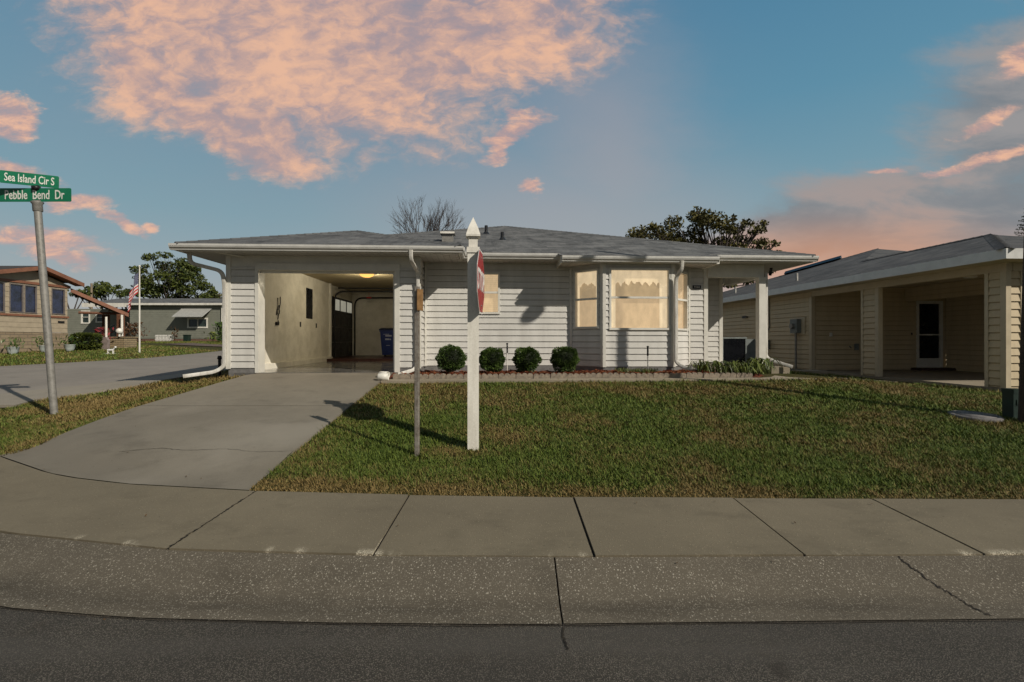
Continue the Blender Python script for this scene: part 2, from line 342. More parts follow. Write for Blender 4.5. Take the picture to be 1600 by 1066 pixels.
# concrete kinds
def concrete(name, c, dark, specks=0.0, sp_scale=55, sp_col=(.5, .46, .38), stain=.5, band=False, seed=0., bright=None, edge=False):
    m_, t = newmat(name); p = t.mapv(pos(t), (seed, seed, 0))
    big = t.noise(p, .55, 6, .62); mid = t.noise(p, 5, 6, .6); fine = t.noise(p, 95, 3, .7)
    col = t.mix(t.ss(big, .32, .68), C4(dark), C4(c)); col = t.mix(t.ss(mid, .35, .7, 0, .35*stain*2), col, C4([x*.72 for x in c]))
    col = t.mix(t.ss(fine, .35, .7, 0, .40), col, C4([x*.55 for x in c]))
    blot = t.noise(t.mapv(p, (17, 5, 0), sc=(1, 1.6, 1)), 1.7, 7, .7); col = t.mix(t.ss(blot, .50, .72, 0, .5), col, C4([x*.62 for x in dark]))
    pit = t.n('ShaderNodeTexVoronoi', {'Vector': p, 'Scale': 17.0}, out=None); pk = t.m('MULTIPLY', t.m('LESS_THAN', pit.outputs[0], .09), t.m('GREATER_THAN', t.n('ShaderNodeSeparateColor', {0: pit.outputs[1]}, out=0), .72)); col = t.mix(t.m('MULTIPLY', pk, .7), col, C4([x*.3 for x in dark]))
    hgt = fine
    if bright: col = t.mix(t.ss(t.noise(t.mapv(p, (9, 3, 0)), .45, 3, .5), .52, .68, 0, .55), col, C4(bright))
    if specks:
        wob = t.n('ShaderNodeVectorMath', {0: p, 1: t.n('ShaderNodeVectorMath', {0: t.noise(p, 30, 2, .6, out=1), 3: .02}, operation='SCALE')}, operation='ADD')
        vo = t.n('ShaderNodeTexVoronoi', {'Vector': t.mapv(wob, sc=(1, .75, .75)), 'Scale': sp_scale, 'Randomness': 1.0}, out=None)
        s_ = t.n('ShaderNodeSeparateColor', {0: vo.outputs[1]}, out=0); s2 = t.n('ShaderNodeSeparateColor', {0: vo.outputs[1]}, out=1)
        hit = t.m('MULTIPLY', t.ss(vo.outputs[0], t.m('MULTIPLY_ADD', s2, .26, .20), t.m('MULTIPLY', s2, .2)), t.m('GREATER_THAN', s_, 1-specks))
        hit = t.m('MULTIPLY', hit, t.ss(t.noise(p, 1.6, 3, .5), .28, .6, .25, 1))
        col = t.mix(hit, col, t.mix(s2, C4(sp_col), C4([x*.62 for x in sp_col]))); hgt = t.m('ADD', fine, t.m('MULTIPLY', hit, .8))
    if band:
        v = t.n('ShaderNodeSeparateXYZ', {0: t.n('ShaderNodeUVMap', out=0)}, out=1)
        b1 = t.m('MULTIPLY', t.ss(v, .50, .76), t.ss(v, .98, .80)); b1 = t.m('MULTIPLY', b1, t.ss(t.noise(t.mapv(p, sc=(.6, 4, 1)), 2.2, 5, .65), .25, .65))
        col = t.mix(t.m('MULTIPLY', b1, .62), col, C4([x*.5 for x in dark]))
    if edge:
        ve = t.n('ShaderNodeSeparateXYZ', {0: t.n('ShaderNodeUVMap', out=0)}, out=1); ne = t.noise(t.mapv(p, sc=(1, .2, 1)), 2.6, 4, .6); fe = t.noise(p, 130, 3, .7)
        me_ = t.m('MULTIPLY', t.m('MULTIPLY', t.ss(ve, .085, .0), t.ss(ne, .54, .62)), t.ss(fe, .48, .54)); col = t.mix(me_, col, C4((.62,.55,.42)))
    if specks > .5:
        v2 = t.n('ShaderNodeTexVoronoi', {'Vector': t.mapv(wob, (3, 1, 0), sc=(.8, 1.1, 1)), 'Scale': sp_scale*2.1}, out=None); q_ = t.n('ShaderNodeSeparateColor', {0: v2.outputs[1]}, out=0)
        h2 = t.m('MULTIPLY', t.m('LESS_THAN', v2.outputs[0], .34), t.m('GREATER_THAN', q_, .62)); col = t.mix(t.m('MULTIPLY', h2, .6), col, C4([x*.62 for x in sp_col]))
    finmat(t, col, .88, hgt, .5, .006, spec=.25); return m_
walk_m = concrete('aged_sidewalk', (.200, .168, .115), (.160, .134, .092), .34, 70, (.36, .30, .20), .35, edge=True)
drive_m = concrete('driveway_concrete', (.235, .207, .162), (.175, .153, .120), .0, stain=.35, seed=3, bright=(.28, .25, .205))
curb_m = concrete('shell_aggregate_gutter', (.128, .108, .080), (.100, .084, .062), .66, 66, (.50, .45, .36), .5, band=True, seed=5)
far_road = concrete('worn_side_road', (.27, .24, .205), (.22, .195, .168), .0, stain=.25, seed=8)
far_gutter = concrete('worn_side_gutter', (.30, .265, .215), (.25, .22, .175), .0, stain=.25, seed=9)
red_drive = concrete('reddish_driveway', (.16, .115, .095), (.12, .09, .075), 0, seed=2)
slab_m = concrete('porch_slab', (.34, .29, .22), (.27, .23, .17), 0, seed=4)
def asphalt():
    m_, t = newmat('asphalt'); p = pos(t)
    vo = t.n('ShaderNodeTexVoronoi', {'Vector': p, 'Scale': 150.0}, out=None); g = t.n('ShaderNodeSeparateColor', {0: vo.outputs[1]}, out=0)
    f = t.noise(p, 60, 4, .7); big = t.noise(p, .8, 5, .6); mid = t.noise(p, 5, 4, .6)
    k = t.m('MULTIPLY', t.m('ADD', t.m('MULTIPLY', g, .7), t.m('MULTIPLY', f, .5)), t.ss(vo.outputs[0], .75, .2))
    col = t.mix(t.ss(k, .12, .85), C4((.044, .039, .032)), C4((.225, .198, .162)))
    col = t.mix(t.ss(big, .35, .65, 0, .4), col, C4((.045, .041, .037))); col = t.mix(t.ss(mid, .55, .75, 0, .35), col, C4((.055, .042, .029)))
    lane = t.noise(t.mapv(p, (0, 4, 0), sc=(.16, 1.5, 1)), 1.2, 4, .6); col = t.mix(t.ss(lane, .5, .68, 0, .5), col, C4((.105, .095, .082))); oil = t.noise(t.mapv(p, (11, 3, 0)), 1.9, 3, .5); col = t.mix(t.ss(oil, .66, .74, 0, .6), col, C4((.03, .024, .019)))
    finmat(t, col, .85, t.m('ADD', k, t.m('MULTIPLY', f, .5)), .9, .008, spec=.25); return m_
asph = asphalt()
crack_m = M('joint_dirt', (.022, .017, .012), .95, .3, 20, .4)
def grassmat(name, g1, g2, d1, d2, attr=True):
    m_, t = newmat(name); p = pos(t)
    r = t.n('ShaderNodeNewGeometry', out=8)
    n = t.ss(t.noise(p, .8, 6, .62), .30, .70, .20, .80, 'LINEAR'); n2 = t.noise(t.mapv(p, (5, 2, 0)), 3.5, 4, .6)
    gr = t.mix(r, C4(g1), C4(g2)); dr = t.mix(r, C4(d1), C4(d2))
    k = t.m('ADD', t.m('MULTIPLY', n, .8), t.m('MULTIPLY', n2, .45))
    if attr: k = t.m('ADD', k, t.m('MULTIPLY', t.n('ShaderNodeAttribute', attribute_name='dry', out=2), .5))
    k = t.m('ADD', k, t.m('MULTIPLY', t.m('SUBTRACT', t.m('FRACT', t.m('MULTIPLY', r, 17.3)), .5), .30))
    col = t.mix(t.ss(k, .54, .86), gr, dr)
    finmat(t, col, .65, None, spec=.25); return m_
grass_m = grassmat('lawn_blades', (.046, .084, .011), (.150, .190, .032), (.15, .105, .036), (.27, .19, .072))
def soil():
    m_, t = newmat('turf_soil'); p = pos(t); n = t.noise(p, .8, 5, .6); f = t.noise(p, 38, 5, .75); g = t.noise(p, 7, 4, .6)
    col = t.mix(t.ss(n, .35, .65), C4((.060, .072, .018)), C4((.105, .085, .033)))
    col = t.mix(t.ss(f, .35, .65, 0, .8), col, C4((.022, .024, .009))); col = t.mix(t.ss(g, .5, .7, 0, .5), col, C4((.13, .10, .042)))
    finmat(t, col, .95, f, .9, .03, spec=.1); return m_
soil_m = soil()
def leafm(name, a, b, rough=.5, spec=.35, trans=None):
    m_, t = newmat(name); r = t.n('ShaderNodeNewGeometry', out=8); p = pos(t); n = t.noise(p, 2.2, 3)
    col = t.mix(r, C4(a), C4(b)); col = t.mix(t.ss(n, .35, .65, 0, .45), col, C4([x*.6 for x in a]))
    finmat(t, col, rough, None, spec=spec); return m_
box_leaf = leafm('boxwood_leaves', (.026, .055, .012), (.120, .180, .040), .38, .5)
oak_leaf = leafm('oak_leaves', (.050, .050, .012), (.165, .140, .030), .6)
pine_leaf = leafm('pine_needles', (.028, .046, .009), (.115, .135, .020), .6)
lily_leaf = leafm('lily_leaves', (.05, .075, .016), (.20, .23, .05), .45)
red_leaf = leafm('red_ti_leaves', (.10, .01, .014), (.30, .03, .035), .45)
bronze_leaf = leafm('bronze_leaves', (.07, .03, .015), (.12, .07, .03), .5)
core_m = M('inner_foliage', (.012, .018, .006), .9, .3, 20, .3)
bark_m = M('tree_bark', (.075, .06, .05), .9, .3, 12, .6, .02)
twig_m = M('bare_twigs', (.085, .068, .062), .9, .25, 12, .3)
# ------------------------------------------------------------ ground shape
def interp(pts, y): return float(np.interp(y, [p[0] for p in pts], [p[1] for p in pts]))
PM = [(-60,-1.67),(2.62,-1.67),(2.95,-1.60),(3.3,-1.50),(4.4,-1.45),(9.0,-.84),(9.5,-.80),(10,-.78),(14,-.78),(60,-.60),(900,-.6)]
PL = [(-60,-1.67),(2.7,-1.66),(5,-1.46),(7.8,-1.26),(8.5,-1.23),(10.2,-1.18),(11.7,-1.05),(13.5,-.96),(15.5,-.88),(19.5,-.77),(22.5,-.66),(26,-.50),(42,-.12),(90,-.1),(900,-.1)]
PR = [(-60,-1.67),(2.62,-1.67),(2.95,-1.60),(3.3,-1.50),(4.4,-1.45),(6.6,-1.12),(9,-1.02),(16,-1.0),(40,-.9),(900,-.9)]
aPM, aPL, aPR = [np.array(q, dtype=float) for q in (PM, PL, PR)]
def sstep(x, a, b):
    t_ = np.clip((x-a)/(b-a), 0, 1); return t_*t_*(3-2*t_)
def TZ(x, y):
    """terrain height (numpy)"""
    m_ = np.interp(y, aPM[:,0], aPM[:,1]); l = np.interp(y, aPL[:,0], aPL[:,1]); r = np.interp(y, aPR[:,0], aPR[:,1])
    a_ = np.interp(y, [5, 8.5], [4.1, 5.7]); wl = sstep(-x, a_, a_+2.4); wr = sstep(x, 6.2, 9.2)
    return m_*(1-wl)*(1-wr)+l*wl+r*wr
def tz(x, y): return float(TZ(np.array([x], float), np.array([y], float))[0])
def lines(a, b, st): return list(np.arange(a, b, st))
gx = [-600,-300,-150,-90]+lines(-60,-24,3)+lines(-24,-12,1)+lines(-12,12,.25)+lines(12,30,1.5)+[34,42,60,90,150,300,600]
gy = [-300,-100,-40,-20,-8,-2,1,2,2.3]+lines(2.5,4.6,.15)+lines(4.6,14,.25)+lines(14,30,1)+lines(30,60,4)+[60,90,150,300,600,900]
gX, gY = np.meshgrid(gx, gy); gZ = TZ(gX.ravel(), gY.ravel())
def lower_paved(x, y, z):
    k2 = np.interp(x, [-9.0,-8.4,-7.3,-6.0,-4.9,-3.8,-2.45,-.97,.58,4.6,8,40], [8.4,7.4,6.4,5.62,5.08,4.76,4.55,4.44,4.37,4.31,4.36,4.9])
    z = np.where(y < k2-.08, np.minimum(z, -1.64+np.clip(-x-4.5, 0, 5)*.04), z)
    xl_ = np.interp(y, [4.5,5.6,9.5,10.4], [-6.6,-6.02,-5.42,-5.25])
    z = np.where((x > xl_+.12) & (x < -2.62) & (y >= k2-.08) & (y < 10.5), z-.16, z)
    xg = np.interp(y, [8.7,9.4,10.2,11.2,13.3,17,22,60], [-9.0,-9.3,-9.1,-8.75,-8.5,-8.1,-8.0,-8.0]); xf = np.interp(y, [4.5,9.5,13,15.4,17.5,19.5,22.5,60], [-40,-24,-18.5,-16.6,-15.6,-14.9,-14.7,-14.6])
    z = np.where((y > 8.5) & (x < xg-.2) & (x > xf+.3), z-.07, z)
    h = (x*CT+y*ST > -5.2) & (x*CT+y*ST < 6.2) & (-x*ST+y*CT > 10.6) & (-x*ST+y*CT < 24)
    return np.where(h, z-.4, z)
gZ = lower_paved(gX.ravel(), gY.ravel(), gZ)
g = MB(); g.v = [(float(a), float(b), float(c)) for a, b, c in zip(gX.ravel(), gY.ravel(), gZ)]
nx = len(gx); g.f = [(j*nx+i, j*nx+i+1, (j+1)*nx+i+1, (j+1)*nx+i) for j in range(len(gy)-1) for i in range(nx-1)]
g.mi = [0]*len(g.f); g.sm = [True]*len(g.f); g.uv = [None]*len(g.f)
struct('ground', g, soil_m)
def resamp(pl, xs):
    p = np.array(pl, float); return [(float(x), float(np.interp(x, p[:,0], p[:,1]))) for x in xs]
def ribbon(mb, A, B, zA, zB, nv=4, mi=0, skirt=0.0, zf=None):
    """grid between two equal-length polylines"""
    n = len(A); L = 0; us = [0]
    for i in range(1, n): L += math.dist(A[i], A[i-1]); us.append(L)
    def P(i, j):
        s_ = j/nv; x = A[i][0]*(1-s_)+B[i][0]*s_; y = A[i][1]*(1-s_)+B[i][1]*s_
        z = zf(x, y) if zf else zA[i]*(1-s_)+zB[i]*s_
        return (x, y, z)
    b = len(mb.v)
    for i in range(n):
        for j in range(nv+1): mb.v.append(P(i, j))
    for i in range(n-1):
        for j in range(nv):
            q = (b+i*(nv+1)+j, b+(i+1)*(nv+1)+j, b+(i+1)*(nv+1)+j+1, b+i*(nv+1)+j+1)
            mb.f.append(q); mb.mi.append(mi); mb.sm.append(True)
            mb.uv.append([(us[i], j/nv), (us[i+1], j/nv), (us[i+1], (j+1)/nv), (us[i], (j+1)/nv)])
    if skirt:
        ring = [(i, 0) for i in range(n)]+[(n-1, j) for j in range(1, nv+1)]+[(i, nv) for i in range(n-2, -1, -1)]+[(0, j) for j in range(nv-1, 0, -1)]
        for (i, j), (k, l) in zip(ring, ring[1:]+ring[:1]):
            p, q = P(i, j), P(k, l); mb.face([p, (p[0], p[1], p[2]-skirt), (q[0], q[1], q[2]-skirt), q], mi)
K0 = [(-10.5,8.6),(-10.4,7.8),(-9.8,6.3),(-8.0,4.85),(-6.0,3.95),(-4.5,3.27),(-3.07,2.88),(-2.2,2.77),(-1,2.72),(0,2.705),(2.9,2.76),(6,2.80),(40,3.3)]
K1 = [(-9.7,8.6),(-9.5,8.0),(-8.9,6.7),(-7.4,5.5),(-5.6,4.62),(-3.95,3.68),(-2.4,3.37),(-.93,3.28),(.56,3.26),(3.3,3.29),(6,3.32),(40,3.85)]
K2 = [(-9.0,8.4),(-8.4,7.4),(-7.3,6.4),(-6.0,5.62),(-4.9,5.08),(-3.8,4.76),(-2.45,4.55),(-.97,4.44),(.58,4.37),(4.6,4.31),(8,4.36),(40,4.9)]
def subdiv(pl, n):
    p = np.array(pl, float); d = np.r_[0, np.cumsum(np.hypot(*np.diff(p, axis=0).T))]
    t_ = np.linspace(0, d[-1], n); return np.c_[np.interp(t_, d, p[:,0]), np.interp(t_, d, p[:,1])]
def yK(pl, x): return float(np.interp(x, [q[0] for q in pl], [q[1] for q in pl]))
def zk(x, base): return base+max(0, (-x-4.5))*.045
JX = [-8.95,-2.42,-.95,.56,2.0,3.24,4.72,6.2,7.7,9.2,10.7,12.2,13.7,16,20,30,39]
sw = MB(); base_j = MB()
for i, (a, b) in enumerate(zip(JX[:-1], JX[1:])):
    a2, b2 = a+.009, b-.009; xs = np.linspace(a2, b2, max(3, int((b2-a2)/.25)))
    A = [(x, yK(K1, x)+.006) for x in xs]; B = [(x, yK(K2, x)-.008) for x in xs]
    dz = [0, .002, -.003, .0025, -.002][i % 5]
    ribbon(sw, A, B, [zk(x, -1.468)+dz for x in xs], [zk(x, -1.430)+dz for x in xs], 6, 0, .06)
xs = np.linspace(-8.95, 39, 120)
ribbon(base_j, [(x, yK(K1, x)-.01) for x in xs], [(x, yK(K2, x)+.03) for x in xs], [zk(x, -1.482) for x in xs], [zk(x, -1.444) for x in xs], 2)
struct('sidewalk', sw, walk_m); struct('sidewalk_joint_dirt', base_j, crack_m)
cb = MB(); JC = [-9.6,-4.1,.288,4.2,9,14,20,30,39]
def curb(mb, a, b):
    xs = np.linspace(a+.005, b-.005, max(4, int((b-a)/.2)))
    A = [(x, yK(K1, x)-.011) for x in xs]; B = [(x, yK(K0, x)+.006) for x in xs]; n = 8
    prof = [0, -.022, -.044, -.066, -.088, -.108, -.122, -.130, -.133]
    for j in range(n):
        A2 = [((1-j/n)*p[0]+j/n*q[0], (1-j/n)*p[1]+j/n*q[1]) for p, q in zip(A, B)]
        B2 = [((1-(j+1)/n)*p[0]+(j+1)/n*q[0], (1-(j+1)/n)*p[1]+(j+1)/n*q[1]) for p, q in zip(A, B)]
        u0 = len(mb.uv); ribbon(mb, A2, B2, [zk(x, -1.473)+prof[j] for x in xs], [zk(x, -1.473)+prof[j+1] for x in xs], 1)
        mb.uv[u0:] = [[(u, (j+v)/n) for u, v in q] for q in mb.uv[u0:]]
    mb.box(a+.006, a+.02, yK(K0, a)+.01, yK(K1, a)-.01, -1.68, -1.62)
for a, b in zip(JC[:-1], JC[1:]): curb(cb, a, b)
struct('gutter_strip', cb, curb_m)
jb = MB(); xs = np.linspace(-9.6, 39, 160)
ribbon(jb, [(x, yK(K1, x)+.02) for x in xs], [(x, yK(K0, x)-.012) for x in xs], [zk(x, -1.57) for x in xs], [zk(x, -1.66) for x in xs], 1)
struct('gutter_joint_dirt', jb, crack_m)
# street
st = MB(); xs = np.r_[np.linspace(-10.4, 6, 60), np.linspace(6.5, 39, 20)]
wob = lambda x: .006*math.sin(x*5.1)+.006*math.sin(x*13.7+1)+.004*math.sin(x*31)
ribbon(st, [(x, yK(K0, x)+.035) for x in xs], [(x, -8) for x in xs], [zk(x, -1.616) for x in xs], [-1.58]*len(xs), 30)
st.face([(-40,-8,-1.58),(-10.4,-8,-1.58),(-10.4,8.5,-1.3),(-40,4.4,-1.3)][::1], 0, False, [(0,0)]*4)
struct('street', st, asph)
# side road across the corner
N_ = [(-10.5,8.7),(-10.75,9.6),(-10.7,10.3),(-9.55,11.6),(-9.0,13.7),(-8.7,17),(-8.6,22),(-8.6,30),(-8.6,60)]
F_ = [(-40,4.5),(-24,9.5),(-18.5,13),(-16.6,15.4),(-15.6,17.5),(-14.9,19.5),(-14.7,22.5),(-14.6,30),(-14.6,60)]
G_ = [(-9.0,8.7),(-9.3,9.4),(-9.1,10.2),(-8.75,11.2),(-8.5,13.3),(-8.1,17),(-8.0,22),(-8.0,30),(-8.0,60)]
def same(A, n):
    p = np.array(A, float); t_ = np.linspace(0, len(p)-1, n); return [(float(np.interp(q, range(len(p)), p[:,0])), float(np.interp(q, range(len(p)), p[:,1]))) for q in t_]
sr = MB(); ribbon(sr, same(N_, 60), same(F_, 60), None, None, 20, zf=lambda x, y: tz(x, y)+.025)
struct('side_road', sr, far_road)
sg = MB(); ribbon(sg, same(G_, 60), [(x-.02, y) for x, y in same(N_, 60)], None, None, 4, zf=lambda x, y: tz(x, y)+.045, skirt=.05)
struct('side_gutter', sg, far_gutter)
rd = MB(); ribbon(rd, same([(-14.6,23.2),(-14.9,27),(-19,29.5),(-24,33)], 20), same([(-14.6,27.5),(-16.5,30.5),(-20,32.5),(-24,36)], 20), None, None, 6, zf=lambda x, y: tz(x, y)+.04)
struct('red_driveway', rd, red_drive)
# driveway
dv = MB(); xr = -2.5
def xl(y): return float(np.interp(y, [4.5,5.6,9.5,10.4], [-6.6,-6.02,-5.42,-5.25]))
def dz_(x, y): return float(np.interp(y, [4.4,9.0,9.7,10.3], [-1.428,-.80,-.71,-.69]))
def drive_z(x, y):
    if y >= 7.405: return dz_(x, y)
    q_ = float(sstep(y-yK(K2, x), 0, .8)); f_ = max(0, min(1, (y-6.2)/1.2)); zt_ = (tz(x, y)+.035)*(1-f_)+dz_(x, y)*f_
    return zk(x, -1.430)*(1-q_)+zt_*q_
rows = [(None, 7.4), (7.41, 10.28)]
for y0, y1 in rows:
    n = 30
    if y0 is None:
        A = []; B = []
        for i in range(n+1):
            s_ = i/n; x = xl(5.55)*(1-s_)+xr*s_; A.append((x, yK(K2, x)+.012)); B.append((xl(y1)*(1-s_)+xr*s_, y1))
    else: A = [(xl(y0)*(1-i/n)+xr*i/n, y0) for i in range(n+1)]; B = [(xl(y1)*(1-i/n)+(xr-.0)*i/n, y1+.0) for i in range(n+1)]
    zA = [max(zk(p[0], -1.430)-.002, 0) if False else zk(p[0], -1.430) if y0 is None else dz_(*p) for p in A]; zB = [dz_(*p) for p in B]
    m_ = 14
    b = len(dv.v)
    for i in range(n+1):
        for j in range(m_+1):
            s_ = j/m_; x = A[i][0]*(1-s_)+B[i][0]*s_; y = A[i][1]*(1-s_)+B[i][1]*s_
            z = dz_(x, y)
            if y0 is None:
                z = drive_z(x, y)
            dv.v.append((x, y, z))
    for i in range(n):
        for j in range(m_):
            dv.f.append((b+i*(m_+1)+j, b+(i+1)*(m_+1)+j, b+(i+1)*(m_+1)+j+1, b+i*(m_+1)+j+1)); dv.mi.append(0); dv.sm.append(True); dv.uv.append(None)
for (x0, y0), (x1, y1) in [((xr, 4.56), (xr, 10.28)), ((xl(5.6), 5.62), (xl(10.28), 10.28))]:
    for i in range(12):
        s0, s1 = i/12, (i+1)/12; p = (x0+(x1-x0)*s0, y0+(y1-y0)*s0); q = (x0+(x1-x0)*s1, y0+(y1-y0)*s1)
        dv.face([(p[0], p[1], drive_z(*p)), (q[0], q[1], drive_z(*q)), (q[0], q[1], drive_z(*q)-.12), (p[0], p[1], drive_z(*p)-.12)])
struct('driveway', dv, drive_m)
# cracks (thin wandering dark fillings lying in the paving)
def crack(name, pts, w_, zf, seed):
    rs = random.Random(seed); c = MB(); P = subdiv(pts, 60); out = []
    for i, (x, y) in enumerate(P):
        k = .25+.75*rs.random(); j = (rs.random()-.5)*w_*2.2; out.append((x+j*.6, y+j, w_*k))
    for a, b in zip(out[:-1], out[1:]):
        dx, dy = b[0]-a[0], b[1]-a[1]; L = math.hypot(dx, dy) or 1; nx_, ny_ = -dy/L, dx/L
        pts4 = [(a[0]-nx_*a[2]/2, a[1]-ny_*a[2]/2), (b[0]-nx_*b[2]/2, b[1]-ny_*b[2]/2), (b[0]+nx_*b[2]/2, b[1]+ny_*b[2]/2), (a[0]+nx_*a[2]/2, a[1]+ny_*a[2]/2)]
        c.face([(p[0], p[1], zf(*p)+.004) for p in pts4])
    struct(name, c, crack_m)
def zdrive(x, y): 
    from bisect import bisect
    return DV.ray(x, y)
from mathutils.bvhtree import BVHTree
class Surf:
    def __init__(s, *mbs):
        s.b = [BVHTree.FromPolygons(m_.v, m_.f) for m_ in mbs]
    def ray(s, x, y):
        best = None
        for b in s.b:
            h = b.ray_cast(Vector((x, y, 20)), Vector((0, 0, -1)))
            if h[0] is not None and (best is None or h[0].z > best): best = h[0].z
        return best if best is not None else tz(x, y)
DV = Surf(dv, cb, st, sw, sr, g)
crack('driveway_crack', [(-4.55,5.55),(-4.1,5.58),(-3.7,5.5),(-3.3,5.55),(-2.9,5.45),(-2.5,5.48)], .006, DV.ray, 3)
crack('gutter_crack', [(2.62,3.27),(2.66,3.1),(2.72,2.95),(2.78,2.78)], .013, DV.ray, 5)
crack('sidewalk_joint', [(-2.42,4.53),(-2.425,3.36)], .016, lambda x, y: -1.468+(y-3.37)/1.18*.038-.001, 12)
crack('street_crack', [(.29,2.70),(.275,2.6),(.292,2.5)], .012, DV.ray, 7)
edge_pts = [(x, yK(K0, x)-.004) for x in np.linspace(-4.2, 9, 90)]
crack('street_edge_seam', edge_pts, .007, DV.ray, 8)
0 and crack('sidewalk_edge_seam', [(x, yK(K1, x)) for x in np.linspace(-5, 9, 90)], .006, DV.ray, 9)
crack('side_road_seam', [(x+.05, y) for x, y in N_[2:6]], .05, DV.ray, 10)
# ------------------------------------------------------------ wall helpers
COURSE = .137
def siding(mb, o, d, n, u0, u1, z0, z1, zref=-.585, c=COURSE, dep=.027, mi=0):
    k = math.floor((z0-zref)/c); flip = d[0]*n[1]-d[1]*n[0] > 0
    P = lambda u, q, z: (o[0]+d[0]*u+n[0]*q, o[1]+d[1]*u+n[1]*q, z)
    while zref+k*c < z1-1e-6:
        a, b = zref+k*c, zref+(k+1)*c; lo, hi = max(a, z0), min(b, z1); k += 1
        if hi-lo < .004: continue
        cv = b-.022                       # the cove at the top of each board tucks under the next lip
        q_at = lambda z: dep-(dep-.010)*(z-a)/(cv-a) if z <= cv else .010*(b-z)/(b-cv)
        cuts = [lo]+([cv] if lo < cv < hi else [])+[hi]; cu = min(.012, (hi-lo)*.5)
        quads = []
        for p_, r_ in zip(cuts[:-1], cuts[1:]):
            qa, qb = q_at(p_+1e-9), q_at(r_)
            quads += [[P(u0,qa,p_), P(u1,qa,p_), P(u1,qb,r_), P(u0,qb,r_)], [P(u0,0,p_), P(u0,qa,p_), P(u0,qb,r_), P(u0,0,r_)], [P(u1,qa,p_), P(u1,0,p_), P(u1,0,r_), P(u1,qb,r_)]]
        qa = q_at(lo+1e-9); quads.append([P(u0,-.004,lo+cu), P(u1,-.004,lo+cu), P(u1,qa-.002,lo+cu), P(u0,qa-.002,lo+cu)])
        for q in quads: mb.face(q[::-1] if flip else q, mi)
def wall(mb, o, d, n, u0, u1, z0, z1, holes=(), th=.12, sid=True, mi_s=0, mi_b=1, zref=-.585, margin=0, **kw):
    """solid wall with openings; lap siding on the outer face"""
    cuts = sorted({u0, u1, *[h[0] for h in holes], *[h[1] for h in holes]})
    for a, b in zip(cuts[:-1], cuts[1:]):
        hs = sorted([h for h in holes if h[0] <= a+1e-6 and h[1] >= b-1e-6], key=lambda h: h[2]); z = z0
        spans = []
        for h in hs: spans.append((z, h[2])); z = h[3]
        spans.append((z, z1))
        for p, q in spans:
            if q-p > .005:
                mb.obox(o, d, n, a, b, -th, 0, p, q, mi_b)
                if sid: siding(mb, o, d, n, a, b, p, q, zref, mi=mi_s, **kw)
def hwindow(parent, o, d, n, u0, u1, z0, z1, fm, pm, bm, sash=True, fw=.045, proud=.036, blind_back=.07, mull=0, rail=.5):
    f = MB(); f.obox(o,d,n,u0,u1,-.06,proud,z1-fw,z1); f.obox(o,d,n,u0,u1,-.06,proud+.012,z0,z0+fw)
    f.obox(o,d,n,u0,u0+fw,-.06,proud-.002,z0+fw,z1-fw); f.obox(o,d,n,u1-fw,u1,-.06,proud-.002,z0+fw,z1-fw)
    zm = z0+(z1-z0)*rail
    if sash: f.obox(o,d,n,u0+fw,u1-fw,-.05,proud-.012,zm-.022,zm+.022)
    for k in range(mull):
        um = u0+(u1-u0)*(k+1)/(mull+1); f.obox(o,d,n,um-.03,um+.03,-.055,proud-.006,z0+fw,z1-fw)
    fo = part('window', f, fm, parent)
    g_ = MB(); g_.obox(o,d,n,u0+fw-.005,u1-fw+.005,-.030,-.026,z0+fw-.005,z1-fw+.005); part('pane', g_, pm, fo)
    if bm:
        b_ = MB(); b_.obox(o,d,n,u0+.01,u1-.01,-blind_back-.01,-blind_back,z0+.01,z1-.01); part('blind', b_, bm, fo)
    return fo
def gut(mb, A, B, zt, out, h=.12, d_=.11):
    """K style gutter from A to B (xy), top zt, outward dir out"""
    prof = [(0,0),(0,h),(.008,h),(.008,.012),(d_*.55,.012),(d_*.62,.035),(d_*.85,.062),(d_*.90,.075),(d_-.006,.082),(d_-.006,h-.006),(d_-.018,h-.004),(d_-.018,h),(d_,h),(d_,.078),(d_*.95,.068),(d_*.9,.05),(d_*.66,.024),(d_*.60,0)]
    vs = []
    for P in (A, B):
        for q, z in prof: vs.append((P[0]+out[0]*q, P[1]+out[1]*q, zt-h+z))
    n = len(prof); fs = [(i, (i+1) % n, n+(i+1) % n, n+i) for i in range(n)]
    cr_ = (B[0]-A[0])*out[1]-(B[1]-A[1])*out[0]
    if cr_ < 0: fs = [f[::-1] for f in fs]
    mb.raw(vs, fs)
    for P in (A, B): mb.raw([(P[0]+out[0]*q, P[1]+out[1]*q, zt-h+z) for q, z in [(0,0),(0,h),(d_,h),(d_,.078),(d_*.9,.05),(d_*.6,0)]], [tuple(range(6))])
def curve(pts, r=.06, n=5):
    """round the corners of a polyline"""
    P = [Vector(p) for p in pts]; out = [P[0]]
    for a, b, c in zip(P[:-2], P[1:-1], P[2:]):
        l1 = (a-b).length; l2 = (c-b).length; q = min(r, l1*.45, l2*.45); s_ = b+(a-b).normalized()*q; e = b+(c-b).normalized()*q
        for i in range(n+1): t_ = i/n; out.append(s_*(1-t_)**2+b*2*t_*(1-t_)+e*t_*t_)
    out.append(P[-1]); return out
def roofpoly(mb, pts, edir, mi=0, up=(0,0,1)):
    """sloped face with shingle uv: u along the eave direction, v up the slope"""
    P = [Vector(p) for p in pts]; n = (P[1]-P[0]).cross(P[2]-P[0]).normalized()
    if n.z < 0: P = P[::-1]; n = -n
    e = Vector(edir).normalized(); s_ = n.cross(e).normalized()
    if s_.z < 0: s_ = -s_
    mb.face(P, mi, False, [(p.dot(e)+37, p.dot(s_)+11) for p in P])
